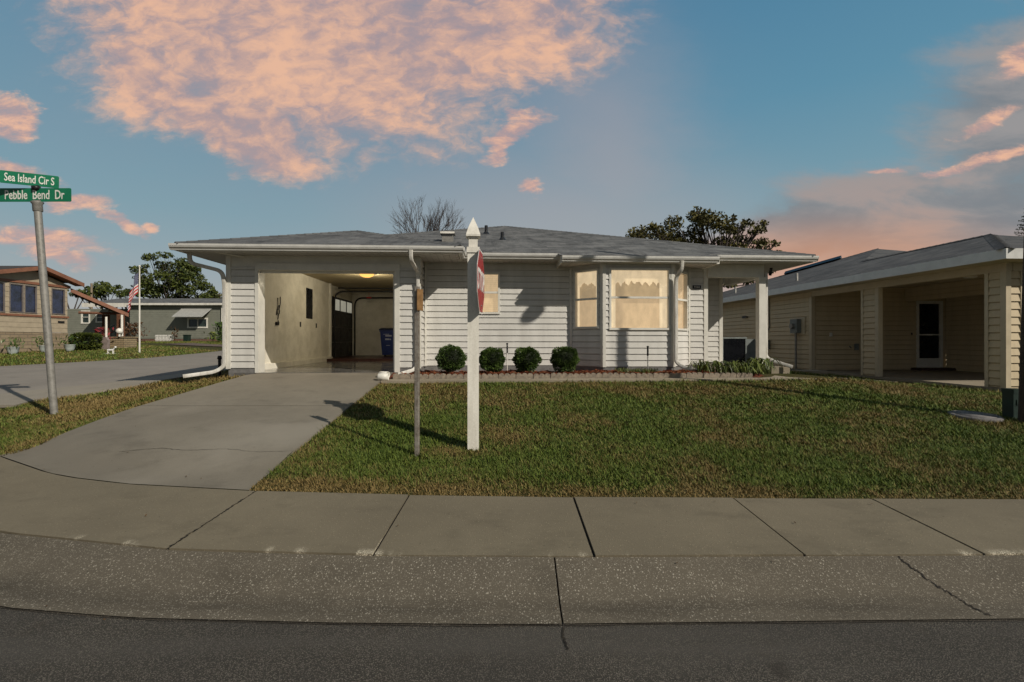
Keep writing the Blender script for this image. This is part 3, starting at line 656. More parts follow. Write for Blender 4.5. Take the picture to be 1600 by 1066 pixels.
# ------------------------------------------------------------ main house
FR = ((0,0), (1,0), (0,-1))
def fo(b): return ((0, b), (1, 0), (0, -1))            # front facing wall plane at b : u = a
house = thing('house', 'white vinyl sided single storey house with grey hip roof, open garage and bay window', 'house', (0, 11, -.75), 'H')
ZS, ZR, PT = 1.76, 1.90, .32
wl = MB()
wall(wl, *fo(10.3), -5.38, -1.435, -.60, 1.52, holes=[(-4.83, -1.84, -.7, 1.6)], mi_s=0, mi_b=0)
wl.obox((0,10.3), (1,0), (0,-1), -5.38, -1.435, -.12, .004, 1.521, ZS, 1)
wall(wl, (-5.38, 10.42), (0,1), (-1,0), 0, 14, -.60, ZS, mi_b=0)
wall(wl, (-1.435, 10.30), (0,1), (1,0), 0, .70, -.60, ZS, mi_b=0)
wall(wl, *fo(11), -1.435, 1.94, -.60, ZS, holes=[(-.40, .30, .587, 1.54)], mi_b=0)
dL = (.70711,-.70711); nL = (-.70711,-.70711); dR = (.70711,.70711); nR = (.70711,-.70711)
wall(wl, (1.94,11), dL, nL, 0, .8485, -.60, 1.67, holes=[(.10,.755,.25,1.575)], mi_b=0, th=.09)
wall(wl, *fo(10.4), 2.54, 4.11, -.60, 1.67, holes=[(2.675,4.035,.215,1.575)], mi_b=0, th=.09)
wall(wl, (4.11,10.4), dR, nR, 0, .8485, -.60, 1.67, holes=[(.11,.75,.21,1.55)], mi_b=0, th=.09)
wall(wl, *fo(11), 4.71, 5.13, -.60, ZS, mi_b=0)
wall(wl, (5.13,11), (0,1), (1,0), .12, 1.5, -.60, ZS, mi_b=0)
wall(wl, *fo(12.5), 5.13, 6.24, -.60, ZS, mi_b=0)
wall(wl, (6.24,12.5), (0,1), (1,0), .12, 12, -.60, ZS, mi_b=0)
part('wall', wl, [siding_m, trim_m], house)
fd = MB()
fd.box(-5.37,-4.80,10.29,10.42,-1.0,-.601); fd.box(-1.84,-1.445,10.29,10.42,-1.0,-.601); fd.box(-5.37,-5.25,10.43,24,-1.2,-.601)
fd.box(-1.56,-1.425,10.43,10.97,-1.0,-.601); fd.box(-1.44,1.95,10.98,11.1,-1.0,-.601)
fd.obox((1.94,11), dL, nL, .01,.85,-.09,.008,-1.0,-.601); fd.obox((0,10.4),(1,0),(0,-1),2.545,4.105,-.09,.010,-1.0,-.601); fd.obox((4.11,10.4), dR, nR, 0,.84,-.09,.008,-1.0,-.601)
fd.box(4.72,5.12,10.985,11.1,-1.0,-.601); fd.box(5.01,5.14,11.12,12.48,-1.0,-.601); fd.box(5.15,6.23,12.49,12.62,-1.0,-.601); fd.box(6.12,6.25,12.64,24,-1.0,-.601)
part('foundation', fd, found_m, house)
ps = MB(); ps.box(5.14, 7.0, 10.75, 12.49, -.98, -.635); part('porch_slab', ps, slab_m, house)
# corner trims
def trimpost(a, b, z0, z1, w_=.055, t_=.022, sides=(-1, -1)):
    m_ = MB(); m_.box(min(a, a-sides[0]*w_)-.0, max(a, a-sides[0]*w_), b-t_, b, z0, z1)
    m_.box(min(a, a+sides[0]*t_), max(a, a+sides[0]*t_), b-t_, b+w_, z0, z1+.0); return m_
for (a, b, z0, z1, sd) in [(-5.38,10.3,-.60,ZS,-1),(-1.435,10.3,-.60,ZS,1),(5.13,11,-.60,ZS,1),(6.24,12.5,-.60,ZS,1)]:
    m_ = MB(); x0, x1 = (a-.034, a+.06) if sd < 0 else (a-.06, a+.034)
    m_.box(x0, x1, b-.034, b-.001, z0-.005, z1-.002); m_.box(*( (a-.034, a-.001) if sd < 0 else (a+.001, a+.034)), b-.001, b+.06, z0-.005, z1-.002)
    part('corner_trim', m_, trim_m, house)
m_ = MB(); m_.box(-1.405,-1.365,10.945,10.998,-.60,ZS-.002); part('corner_trim', m_, trim_m, house)
m_ = MB(); m_.obox((1.94,11), dL, nL, -.02,.045,.0,.034,-.60,1.668); part('corner_trim', m_, trim_m, house)
m_ = MB(); m_.obox((1.94,11), dL, nL, .80,.865,.0,.034,-.60,1.668); m_.obox((0,10.4),(1,0),(0,-1),2.535,2.60,.001,.035,-.60,1.667); part('corner_trim', m_, trim_m, house)
m_ = MB(); m_.obox((0,10.4),(1,0),(0,-1),4.055,4.115,.001,.035,-.60,1.667); m_.obox((4.11,10.4), dR, nR, -.01,.05,.001,.033,-.60,1.668); part('corner_trim', m_, trim_m, house)
m_ = MB(); m_.obox((4.11,10.4), dR, nR, .80,.85,.001,.033,-.60,1.668); m_.box(4.705,4.75,10.976,10.999,-.60,1.66); part('corner_trim', m_, trim_m, house)
# garage door frame
gf = MB(); gf.box(-4.83,-4.76,10.27,10.57,-.69,1.60); gf.box(-1.95,-1.84,10.27,10.43,-.69,1.60); gf.box(-4.76,-1.95,10.27,10.43,1.46,1.60)
gf.box(-2.0,-1.95,10.38,10.43,-.69,1.46); gf.box(-4.76,-2.0,10.385,10.43,1.41,1.46)
part('garage_door_frame', gf, trim_m, house)
# garage interior
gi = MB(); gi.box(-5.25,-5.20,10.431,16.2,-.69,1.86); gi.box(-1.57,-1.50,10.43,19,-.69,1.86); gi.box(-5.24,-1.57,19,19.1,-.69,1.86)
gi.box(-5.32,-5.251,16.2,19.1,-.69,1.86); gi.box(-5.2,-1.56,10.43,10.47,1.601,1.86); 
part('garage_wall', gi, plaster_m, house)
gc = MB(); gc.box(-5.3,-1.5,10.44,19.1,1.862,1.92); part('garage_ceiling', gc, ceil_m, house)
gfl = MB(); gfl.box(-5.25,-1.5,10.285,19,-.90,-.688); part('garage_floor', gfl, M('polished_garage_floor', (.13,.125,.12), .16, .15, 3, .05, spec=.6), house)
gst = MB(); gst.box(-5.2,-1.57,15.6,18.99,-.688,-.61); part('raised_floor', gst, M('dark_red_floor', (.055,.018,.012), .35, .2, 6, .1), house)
gcu = MB(); gcu.box(-5.20,-5.10,10.58,16.2,-.688,-.56); part('wall_curb', gcu, plaster_m, house)
gtr = MB(); gtr.box(-5.20,-5.14,16.12,16.22,-.56,1.86); part('inner_trim', gtr, trim_m, house)
gd = MB(); 
for k in range(4):
    z0_ = -.60+k*.52; gd.box(-5.235,-5.19,16.45,18.85,z0_,z0_+.512, 0)
    if k == 3: continue
    for j in range(3): gd.box(-5.19,-5.18,16.62+j*.76,17.2+j*.76,z0_+.08,z0_+.43, 0)
rdoor = part('rear_garage_door', gd, darkmetal, house)
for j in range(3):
    p_ = MB(); p_.box(-5.19,-5.184,16.60+j*.76,17.22+j*.76,1.02,1.40); part('door_window', p_, glow_shade('glow_door_glass%d' % j, (.50,.48,.38), .5), rdoor)  # panes glow by emission in place of daylight through the glass
tk = MB()
for b_ in (16.44, 18.93): tk.tube(curve([(-5.12,b_,-.6),(-5.12,b_,1.62),(-1.7,b_,1.66)], .32, 8), .03, 6)
tk.tube([(-5.0,16.44,1.74),(-1.7,16.44,1.74)], .022, 6); tk.tube([(-4.95,17.7,1.75),(-1.7,17.7,1.75)], .03, 6)
part('door_track', tk, darkmetal, house)
rh = MB(); rh.tube([(-4.28,17.7,1.72),(-4.28,17.7,1.55)], .006, 5); rh.tube([(-4.36,17.7,1.53),(-4.20,17.7,1.53)], .025, 8)
part('release_handle', rh, M('red_plastic', (.5,.02,.03), .4, .05), house)
bp = MB(); bp.box(-5.20,-5.185,14.12,14.60,.62,1.50); part('wall_mirror', bp, black_m, house)
tool = MB()
for (b_, z0_, z1_) in [(11.35,.55,.98),(11.43,.45,.8),(11.5,.7,1.02),(11.38,.30,.42)]:
    tool.tube([(-5.19,b_+.8,z0_+.06),(-5.17,b_+.83,(z0_+z1_)/2+.08),(-5.185,b_+.86,z1_+.06)], .011, 5)
tool.tube([(-5.18,12.24+.07*math.cos(t_),.70+.07*math.sin(t_)) for t_ in np.linspace(0,6,14)], .009, 5)
tool.box(-5.20,-5.16,12.1,12.24,.36,.44)
solo('hanging_tools', tool, darkmetal, 'small dark tools hooked on the left wall inside the garage', 'tools', (-5.18,12.2,.6), 'H')
for b_ in (13.65, 14.9):
    ou = MB(); ou.box(-5.20,-5.19,b_,b_+.08,.36,.50); part('wall_outlet', ou, darkmetal, house)
# garage light
cl = thing('ceiling_light', 'round lit ceiling light glowing orange inside the garage', 'ceiling light', (-3.35, 13.6, 1.86), 'H')
b_ = MB(); b_.lathe([(.02,-.02),(.26,-.02),(.27,0)], (-3.35,13.6,1.86), 24); part('light_base', b_, darkmetal, cl)
em, t = newmat('lit_amber_glass'); t.n('ShaderNodeOutputMaterial', {0: t.n('ShaderNodeEmission', {0: (1,.48,.12,1), 1: 1.6})}, out=None)
b_ = MB(); b_.lathe([(.01,-.12),(.10,-.11),(.17,-.075),(.2,-.021)], (-3.35,13.6,1.86), 24); part('glass_dome', b_, em, cl)
ld = bpy.data.lights.new('garage_lamp', 'POINT'); ld.energy = 68; ld.color = (1,.88,.64); ld.shadow_soft_size = .15
lo = bpy.data.objects.new('garage_lamp', ld); SC.collection.objects.link(lo); x_, y_ = H(-3.35, 13.6); lo.location = (x_, y_, 1.66+Z0)
# recycling bin
bin_ = thing('recycling_bin', 'dark blue wheeled recycling bin standing at the back of the garage', 'wheeled bin', (-3.55,17.9,-.61), 'H', 0)
OFF[bin_] = (-3.55,17.9,-.61); bx0 = (-3.55,17.9,-.61)
def T3(p, o=bx0): return (p[0]+o[0], p[1]+o[1], p[2]+o[2])
b_ = MB(); b_.raw([T3(p) for p in [(-.24,-.28,.06),(.24,-.28,.06),(.24,.22,.06),(-.24,.22,.06),(-.30,-.36,.95),(.30,-.36,.95),(.30,.30,.95),(-.30,.30,.95)]], [(0,3,2,1),(4,5,6,7),(0,1,5,4),(1,2,6,5),(2,3,7,6),(3,0,4,7)])
b_.box(*[v for v in (bx0[0]-.32,bx0[0]+.32,bx0[1]-.38,bx0[1]+.32,bx0[2]+.90,bx0[2]+.945)]); part('body', b_, blue_bin, bin_)
b_ = MB(); b_.prism([(-.40+bx0[1],.952+bx0[2]),(-.38+bx0[1],1.0+bx0[2]),(0+bx0[1],1.05+bx0[2]),(.33+bx0[1],1.02+bx0[2]),(.36+bx0[1],.952+bx0[2])], 0, bx0[0]-.33, bx0[0]+.33); part('lid', b_, navy_bin, bin_)
for s_ in (-1, 1):
    b_ = MB(); b_.tube([T3((s_*.22,.27,.11)), T3((s_*.27,.27,.11))], .11, 14); part('wheel', b_, black_m, bin_)
b_ = MB()
for (u, v, w_, h_) in [(-.08,.80,.20,.018),(0,.73,.22,.05),(-.05,.60,.14,.06),(.06,.60,.05,.05),(-.02,.40,.14,.014)]:
    y_ = -.28-(v-.06)/.89*.08-.003; b_.box(bx0[0]+u-w_/2, bx0[0]+u+w_/2, bx0[1]+y_-.003, bx0[1]+y_+.02, bx0[2]+v, bx0[2]+v+h_)
part('printed_label', b_, M('pale_print', (.42,.45,.6), .5, .2, 40), bin_)
# windows
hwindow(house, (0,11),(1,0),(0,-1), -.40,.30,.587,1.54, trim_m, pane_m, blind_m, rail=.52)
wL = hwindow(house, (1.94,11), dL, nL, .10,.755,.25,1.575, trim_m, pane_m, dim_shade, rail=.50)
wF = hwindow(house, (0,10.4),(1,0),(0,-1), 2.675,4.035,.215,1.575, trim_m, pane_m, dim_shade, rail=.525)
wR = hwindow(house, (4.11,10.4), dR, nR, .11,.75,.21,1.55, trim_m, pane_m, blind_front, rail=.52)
def valance(fo_, o, d, n, u0, u1, zt, zb, cnt, amp, seed):
    rs = random.Random(seed); ps_ = [(u0, zt)]; N = cnt*6
    for i in range(N+1):
        u = u0+(u1-u0)*i/N; ph = (i % 6)/6; q = abs(ph-.5)*2
        big = amp*(1-.9*math.sin(math.pi*(u-u0)/(u1-u0)))
        ps_.append((u, zb-big*.6-amp*(.9*(1-q**.7))*(.75+.5*((i//6)%3)/2)+rs.uniform(-.022, .022)))
    ps_.append((u1, zt)); m_ = MB()
    for off, rev in ((-.050, False), (-.053, True)):
        for i in range(1, len(ps_)-2):
            a, b = ps_[i], ps_[i+1]
            q = [(a[0], a[1]), (b[0], b[1]), (b[0], zt), (a[0], zt)]
            pt = [(o[0]+d[0]*u+n[0]*off, o[1]+d[1]*u+n[1]*off, z) for u, z in q]; m_.face(pt[::-1] if rev else pt)
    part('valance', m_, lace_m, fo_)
    for (a, b) in ((u0, u0+(u1-u0)*.09), (u1-(u1-u0)*.13, u1)):
        m_ = MB(); k = 5
        for i in range(k):
            q0 = a+(b-a)*i/k; q1 = a+(b-a)*(i+1)/k; m_.obox(o,d,n,q0,q1,-.066,-.058+(.006 if i % 2 else 0),.27,zt)
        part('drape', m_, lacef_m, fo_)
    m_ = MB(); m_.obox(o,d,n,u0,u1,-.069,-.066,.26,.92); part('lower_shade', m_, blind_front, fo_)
valance(wF, (0,10.4),(1,0),(0,-1), 2.72,3.99,1.53,1.30,8,.09,1)
valance(wL, (1.94,11), dL, nL, .145,.71,1.53,1.30,3,.09,2)
# house number
hn = MB(); hn.box(4.80,4.99,10.955,10.992,1.19,1.27); hno = part('house_number_plate', hn, M('black_plate', (.01,.01,.014), .3, .05), house)
me = text_mesh('9182', .072, Matrix.Translation((4.895-OFF[house][0], 10.952-OFF[house][1], 1.23-OFF[house][2])) @ Matrix.Rotation(R(90), 4, 'X'), .0015, 1.0)
part('digits', me, M('grey_numerals', (.55,.55,.52), .4, .03), hno)
# porch
po = MB(); po.box(5.15,6.49,10.93,11.07,1.46,ZS-.003); part('porch_beam', po, trim_m, house)
po = MB(); po.box(6.33,6.48,11.07,12.48,1.44,ZS-.004); part('porch_beam', po, trim_m, house)
co = MB(); co.box(6.335,6.49,10.86,11.01,-.635,1.458); co.box(6.315,6.505,10.84,11.03,1.39,1.459); co.box(6.315,6.505,10.84,11.03,-.64,-.56)
part('porch_column', co, trim_m, house)
# soffit
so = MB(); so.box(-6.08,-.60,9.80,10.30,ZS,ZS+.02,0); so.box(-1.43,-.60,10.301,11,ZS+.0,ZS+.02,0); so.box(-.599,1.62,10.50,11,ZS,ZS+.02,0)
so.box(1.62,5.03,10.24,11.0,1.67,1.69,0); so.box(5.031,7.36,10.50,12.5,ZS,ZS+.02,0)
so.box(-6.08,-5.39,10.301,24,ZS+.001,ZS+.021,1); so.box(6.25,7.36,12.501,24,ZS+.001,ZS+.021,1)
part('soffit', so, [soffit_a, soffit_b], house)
sr_ = MB(); sr_.box(1.60,1.62,10.24,10.99,1.65,ZS+.07); part('bay_soffit_end', sr_, trim_m, house); sr_ = MB(); sr_.box(5.032,5.052,10.24,10.99,1.65,ZS+.07); part('bay_soffit_end', sr_, trim_m, house)
fa = MB()
fa.box(-6.10,-.56,9.80,9.82,ZS-.012,ZR-.012); fa.box(-6.10,-6.08,9.82,24,ZS-.012,ZR-.012); fa.box(-.58,-.56,9.82,10.50,ZS-.012,ZR-.012)
fa.box(-.56,1.60,10.50,10.52,ZS-.012,ZR-.012); fa.box(1.58,5.07,10.22,10.24,1.655,1.80); fa.box(5.05,7.38,10.50,10.52,ZS-.012,ZR-.012); fa.box(7.36,7.38,10.52,24,ZS-.012,ZR-.012)
part('fascia', fa, trim_m, house)
for (A, B, zt, out) in [((-6.20,9.80),(-.47,9.80),1.885,(0,-1)), ((-6.10,9.80),(-6.10,24),1.885,(-1,0)), ((-.56,9.80),(-.56,10.40),1.885,(1,0)),
                        ((-.56,10.50),(1.60,10.50),1.885,(0,-1)), ((1.60,10.22),(5.02,10.22),1.795,(0,-1)), ((4.94,10.50),(7.44,10.50),1.885,(0,-1)), ((7.38,10.55),(7.38,24),1.885,(1,0))]:
    m_ = MB(); gut(m_, A, B, zt, out); part('gutter', m_, gutter_m, house)
# roof
def zr(d_): return ZR+PT*d_
r = MB(); aL, aR, bF = -6.12, 7.40, 10.45; am = (aL+aR)/2; w2 = (aR-aL)/2; bB = 27.0
ap = (am, bF+w2, zr(w2)); ab = (am, bB-w2, zr(w2))
roofpoly(r, [(aL,bF,ZR),(1.55,bF,ZR),(1.55,10.17,zr(-.28)),(5.09,10.17,zr(-.28)),(5.09,bF,ZR),(aR,bF,ZR),ap], (1,0,0))
roofpoly(r, [(aR,bF,ZR),(aR,bB,ZR),ab,ap], (0,1,0)); roofpoly(r, [(aL,bF,ZR),(aL,bB,ZR),ab,ap], (0,1,0)); roofpoly(r, [(aL,bB,ZR),(aR,bB,ZR),ab], (1,0,0))
gL, gR, gF = -6.12, -.54, 9.76; gm = (gL+gR)/2; gw = (gR-gL)/2; ga = (gm, gF+gw, zr(gw)); gb = (gm, bF+gw, zr(gw))
roofpoly(r, [(gL,gF,ZR),(gR,gF,ZR),ga], (1,0,0)); roofpoly(r, [(gL,gF,ZR),ga,gb,(gL,bF,ZR)], (0,1,0)); roofpoly(r, [(gR,gF,ZR),(gR,bF,ZR),gb,ga], (0,1,0))
rt = part('roof', r, roof_m, house)
cap = MB()
def ridgecap(mb, p, q, w_=.13):
    p, q = Vector(p), Vector(q); t_ = (q-p); s_ = Vector((t_.y, -t_.x, 0)).normalized()*w_; n = max(2, int(t_.length/.2))
    for i in range(n):
        a = p+t_*(i/n); b = p+t_*((i+1)/n+.02/t_.length)
        A = [a+s_+Vector((0,0,-w_*.2)), a+Vector((0,0,.03)), a-s_+Vector((0,0,-w_*.2))]; B = [b+s_+Vector((0,0,-w_*.2+.0)), b+Vector((0,0,.022)), b-s_+Vector((0,0,-w_*.2))]
        for j in (0, 1):
            f = [A[j], A[j+1], B[j+1], B[j]]; L = t_.length
            mb.face(f, 0, False, [(0+i*.33, .02), (.3+i*.33, .02), (.3+i*.33, .13), (0+i*.33, .13)])
ridgecap(cap, (aL,bF,ZR), ap); ridgecap(cap, (aR,bF,ZR), ap); ridgecap(cap, ap, ab); ridgecap(cap, (gL,gF,ZR), ga); ridgecap(cap, (gR,gF,ZR), ga); ridgecap(cap, ga, gb)
part('ridge_cap', cap, roof_m, rt)
for (a, b, h_) in [(-.02,14.6,.24),(.42,13.0,.20)]:
    m_ = MB(); z_ = zr(b-bF); m_.lathe([(.05,-.1),(.05,h_),(.035,h_),(.035,h_-.02)], (a,b,z_), 12); m_.lathe([(.13,-.04),(.06,.05)], (a,b,z_), 12); part('vent_pipe', m_, darkmetal, house)
m_ = MB(); z_ = zr(12.55-bF); m_.box(-1.15,-.87,12.4,12.7,z_-.1,z_+.16); m_.box(-1.20,-.82,12.36,12.74,z_+.165,z_+.19); vb = part('vent_box', m_, galv, house)
m_ = MB(); m_.box(-1.19,-.83,12.34,12.358,z_+.15,z_+.2); part('vent_lip', m_, white_vinyl, vb)
m_ = MB(); m_.box(-.55,.2,10.50,10.53,ZR-.02,ZR+.03)
# downspouts
def spout(name, pts, sq=(.078,.062), r=.10):
    m_ = MB(); m_.tube(curve(pts, r), 1, 12, sq=sq, up=(0.01,1,0.02)); return part(name, m_, down_m, house)
spout('downspout', [(-6.02,10.05,1.77),(-6.02,10.08,1.56),(-5.46,10.22,1.42),(-5.43,10.25,1.15),(-5.43,10.25,-.55),(-5.58,10.18,-.66),(-6.05,9.9,-.73)], r=.13)
spout('downspout', [(-1.52,9.72,1.80),(-1.52,9.72,1.60),(-1.45,10.20,1.42),(-1.45,10.22,1.2),(-1.45,10.22,-.52),(-1.5,10.0,-.62),(-1.78,9.7,-.70)])
spout('downspout', [(4.20,10.14,1.70),(4.20,10.14,1.52),(4.13,10.28,1.38),(4.13,10.29,1.1),(4.13,10.29,-.50),(4.25,10.15,-.60),(4.50,9.95,-.66)])
spout('downspout', [(6.545,10.95,1.58),(6.545,10.95,1.1),(6.545,10.95,-.42),(6.68,10.85,-.50),(6.96,10.6,-.62)])
m_ = MB(); m_.box(1.52,1.60,10.05,10.10,1.64,1.88); 
# floodlight arm under soffit
m_ = MB(); m_.tube([(-5.66,9.85,1.80),(-5.04,10.28,1.725)], .02, 8); m_.tube([(-5.75,9.80,1.83),(-5.66,9.86,1.80)], .035, 8); part('soffit_bracket', m_, trim_m, house)
m_ = MB(); m_.tube(curve([(6.95,11.4,ZS),(7.0,11.5,ZS-.06),(6.98,11.5,ZS-.17)], .04), .035, 8); part('soffit_bracket', m_, darkmetal, house)
# hose bib + riser in the bed
m_ = MB(); m_.tube([(0.16,10.96,-.70),(0.16,10.96,-.2)], .012, 6); m_.tube([(.20,10.97,-.68),(.20,10.97,-.34)], .016, 6); part('riser_pipe', m_, pvc_m, house)
# ------------------------------------------------------------ garden bed
bed = MB(); NB = 60; MX = 12
def bedz(a, b): return -.715+.035*math.sin(a*3.1)*.3+.02*math.sin(a*17+b*9)+.015*math.sin(a*41+b*23)
b0 = len(bed.v)
for i in range(121):
    a = -1.95+i*(5.72+1.95)/120
    for j in range(13): b = 9.62+j*(11.05-9.62)/12; bed.v.append((a, b, bedz(a, b)-(.05 if j == 0 else 0)))
for i in range(120):
    for j in range(12): bed.f.append((b0+i*13+j, b0+(i+1)*13+j, b0+(i+1)*13+j+1, b0+i*13+j+1)); bed.mi.append(0); bed.sm.append(True); bed.uv.append(None)
def chips(n, a0, a1, b0_, b1_, zf, s_, frame_h=True):
    """loose bark chips as little tilted slabs"""
    m_ = MB()
    for _ in range(n):
        a, b = random.uniform(a0, a1), random.uniform(b0_, b1_); z = zf(a, b)+random.uniform(.0, .03)
        l, w_ = random.uniform(.5, 1.3)*s_, random.uniform(.2, .45)*s_; an = random.uniform(0, 6.28); tl = random.uniform(-.6, .6); t2 = random.uniform(-.5, .5)
        u = Vector((math.cos(an), math.sin(an), math.tan(tl)*.6)).normalized()*l/2; v = Vector((-math.sin(an), math.cos(an), t2)).normalized()*w_/2; c = Vector((a, b, z)); h_ = Vector((0,0,.006))
        m_.raw([c-u-v, c+u-v, c+u+v, c-u+v, c-u-v+h_, c+u-v+h_, c+u+v+h_, c-u+v+h_], [(4,5,6,7),(0,1,5,4),(1,2,6,5),(2,3,7,6),(3,0,4,7)])
    return m_
def chipm():
    m_, t = newmat('bark_chips'); r_ = t.n('ShaderNodeNewGeometry', out=8)
    cr_ = t.n('ShaderNodeValToRGB', {0: r_}, out=None)
    for i, (p, c) in enumerate([(0, (.05,.016,.009,1)), (.5, (.17,.045,.02,1)), (.8, (.26,.085,.035,1)), (1, (.30,.17,.09,1))]):
        e = cr_.color_ramp.elements[i] if i < 2 else cr_.color_ramp.elements.new(p); e.position = p; e.color = c
    finmat(t, cr_.outputs[0], .9, None, spec=.2); return m_
solo('mulch_bed', bed, mulch_m, 'dark red bark mulch bed along the front wall of the white house', 'mulch', (2, 10, -.75), 'H', kind='stuff')
solo('mulch_chips', chips(7000, -1.7, 4.75, 9.66, 10.35, bedz, .055), chipm(), 'loose red bark chips covering the planting bed', 'mulch', (2, 10, -.75), 'H', kind='stuff')
# mow strip walkway
ms = MB()
def strip(A, B, zt, th=.1):
    for i in range(len(A)-1):
        q = [A[i], A[i+1], B[i+1], B[i]]; ms.raw([(p[0], p[1], z) for p, z in zip(q, [zt[i], zt[i+1], zt[i+1], zt[i]])], [(0,1,2,3)])
        ms.raw([(A[i][0],A[i][1],zt[i]), (A[i][0],A[i][1],zt[i]-th), (A[i+1][0],A[i+1][1],zt[i+1]-th), (A[i+1][0],A[i+1][1],zt[i+1])], [(0,1,2,3)])
aa = np.linspace(-2.0, 5.6, 30)
strip([(a, 9.18-.0*a) for a in aa], [(a, 9.56) for a in aa], [-.775]*30)
aa2 = [5.6,5.9,6.3,6.8,7.4,8.2,9.2]; strip([(5.6,9.18),(5.9,9.2),(6.3,9.25),(6.8,9.32),(7.4,9.45),(8.2,9.75),(9.2,10.3)], [(5.6,9.56),(5.95,9.75),(6.3,10.2),(6.7,10.75),(7.2,10.75),(8.0,10.85),(9.0,11.2)], [-.775,-.775,-.78,-.79,-.82,-.87,-.94])
solo('garden_path', ms, slab_m, None, None, (2, 9.4, -.8), 'H', kind='structure')
dvs = MB(); dvs.face([(-2.55,8.95,-.86),(-1.9,9.18,-.775),(-1.9,9.60,-.745),(-1.9,10.28,-.70),(-2.4,10.28,-.692),(-2.05-.0,9.9,-.70)][:5])
# scalloped edging blocks
def scallop():
    m_ = MB(); n = 24; W_ = .34; pts = [(-W_/2, -.06)]
    for k in range(3):
        c = -W_/2+W_*(k+.5)/3; r_ = W_/6
        for i in range(9): an = math.pi*(1-i/8); pts.append((c+r_*math.cos(an)*.99, .045+r_*.75*math.sin(an)))
    pts.append((W_/2, -.06)); m_.prism(pts, 1, -.03, .03); return m_
sc0 = None; k = 0
a = -1.85
while a < 5.45:
    if sc0 is None:
        sc0 = solo('edging_block', scallop(), edge_m, 'scalloped concrete edging block in the row fronting the mulch bed', 'edging block', (0,0,0), 'L', 0, 'scalloped edging blocks along the bed'); e = sc0
    else: e = sc0.copy(); SC.collection.objects.link(e)
    x_, y_ = H(a+.17, 9.60+random.uniform(-.008,.008)); e.location = (x_, y_, -.758+Z0+random.uniform(-.008,.006)); e.rotation_euler = (random.uniform(-.03,.03), random.uniform(-.015,.015), TH+random.uniform(-.03,.03)); a += .348
# ------------------------------------------------------------ foliage makers (numpy)
def leaves_np(C, S, rad_dir=None, aspect=1.9, seed=0, flat=.0, up=0.0):
    """one quad (rhombus) per leaf; C centres (n,3), S sizes (n,)"""
    r_ = np.random.default_rng(seed); n = len(C)
    u = r_.normal(size=(n,3)); u[:,2] += up; u /= np.linalg.norm(u, axis=1)[:,None]
    v = r_.normal(size=(n,3)); v -= (v*u).sum(1)[:,None]*u; v /= np.linalg.norm(v, axis=1)[:,None]
    L = S[:,None]*u; Wd = S[:,None]/aspect*v
    P = np.stack([C-L, C+Wd*.9, C+L, C-Wd*.9], 1).reshape(-1,3)
    return P
def mesh_np(name, P, per=4, attr=None):
    me = bpy.data.meshes.new(name); nf = len(P)//per
    me.vertices.add(len(P)); me.vertices.foreach_set('co', P.astype(np.float32).ravel())
    me.loops.add(len(P)); me.loops.foreach_set('vertex_index', np.arange(len(P), dtype=np.int32))
    me.polygons.add(nf); me.polygons.foreach_set('loop_start', np.arange(0, len(P), per, dtype=np.int32)); me.polygons.foreach_set('loop_total', np.full(nf, per, dtype=np.int32))
    if attr is not None:
        at = me.attributes.new('dry', 'FLOAT', 'POINT'); at.data.foreach_set('value', attr.astype(np.float32))
    me.update(calc_edges=True); me.validate(); return me
def ball_leaves(n, r_, seed, sz, zs=1.0, lump=.06):
    g_ = np.random.default_rng(seed); d = g_.normal(size=(n,3)); d /= np.linalg.norm(d, axis=1)[:,None]
    lum = 1+lump*(np.sin(d[:,0]*7+seed)+np.sin(d[:,1]*8+1.3*seed)+np.sin(d[:,2]*9+seed*.7))*.5
    rr = r_*lum*(1-.22*g_.random(n)**1.6); C = d*rr[:,None]; C[:,2] *= zs
    return leaves_np(C, sz*(.7+.6*g_.random(n)), seed=seed, aspect=1.6)
def shrub(pxx, r_, b, seed, label, hz=.92):
    k = (pxx-800)/750; yy = b/(CT-k*ST); xx = k*yy; z0 = -.72
    t_ = thing('boxwood_shrub', label, 'shrub', (xx, yy, z0), 'L', random.random()*6, 'clipped round shrubs in the front bed')
    P = ball_leaves(4600, r_, seed, .0185, hz, .11); P[:,2] += r_*hz+.05
    part('foliage', mesh_np('foliage', P), box_leaf, t_)
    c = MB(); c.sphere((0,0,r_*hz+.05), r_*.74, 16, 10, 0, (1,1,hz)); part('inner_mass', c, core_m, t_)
    s_ = MB(); s_.tube([(0,0,0),(.01,0,.12)], [.022,.016], 6); part('stem', s_, bark_m, t_)
shrub(704.5, .300, 10.02, 1, 'round clipped green shrub nearest the garage, left of the white post')
shrub(768.5, .275, 10.02, 2, 'round clipped green shrub just right of the white post')
shrub(823, .285, 10.02, 3, 'round clipped green shrub standing third from the garage')
shrub(882, .295, 10.02, 4, 'round clipped green shrub nearest the bay window')
# strap leaved lilies at the porch
def strapleaves(n, spread, hgt, wid, seed, len_=.35):
    rs = random.Random(seed); m_ = MB()
    for i in range(n):
        cx, cy = rs.uniform(-spread[0], spread[0]), rs.uniform(-spread[1], spread[1]); an = rs.uniform(0, 6.28); L = len_*rs.uniform(.6, 1.2); h_ = hgt*rs.uniform(.6, 1.15); prevv = None
        dx, dy = math.cos(an), math.sin(an); N = 6
        for j in range(N+1):
            s_ = j/N; x = cx+dx*L*s_; y = cy+dy*L*s_; z = h_*math.sin(math.pi*min(1, s_*.92)**.8)*1.0 if s_ > 0 else 0
            w_ = wid*(1-s_**2.2)*.5+.001; cur = [(x-dy*w_, y+dx*w_, z+.006), (x+dy*w_, y-dx*w_, z+.006)]
            if prevv: m_.face([prevv[0], prevv[1], cur[1], cur[0]], 0, True)
            prevv = cur
    # weld so that every leaf is one island
    return m_
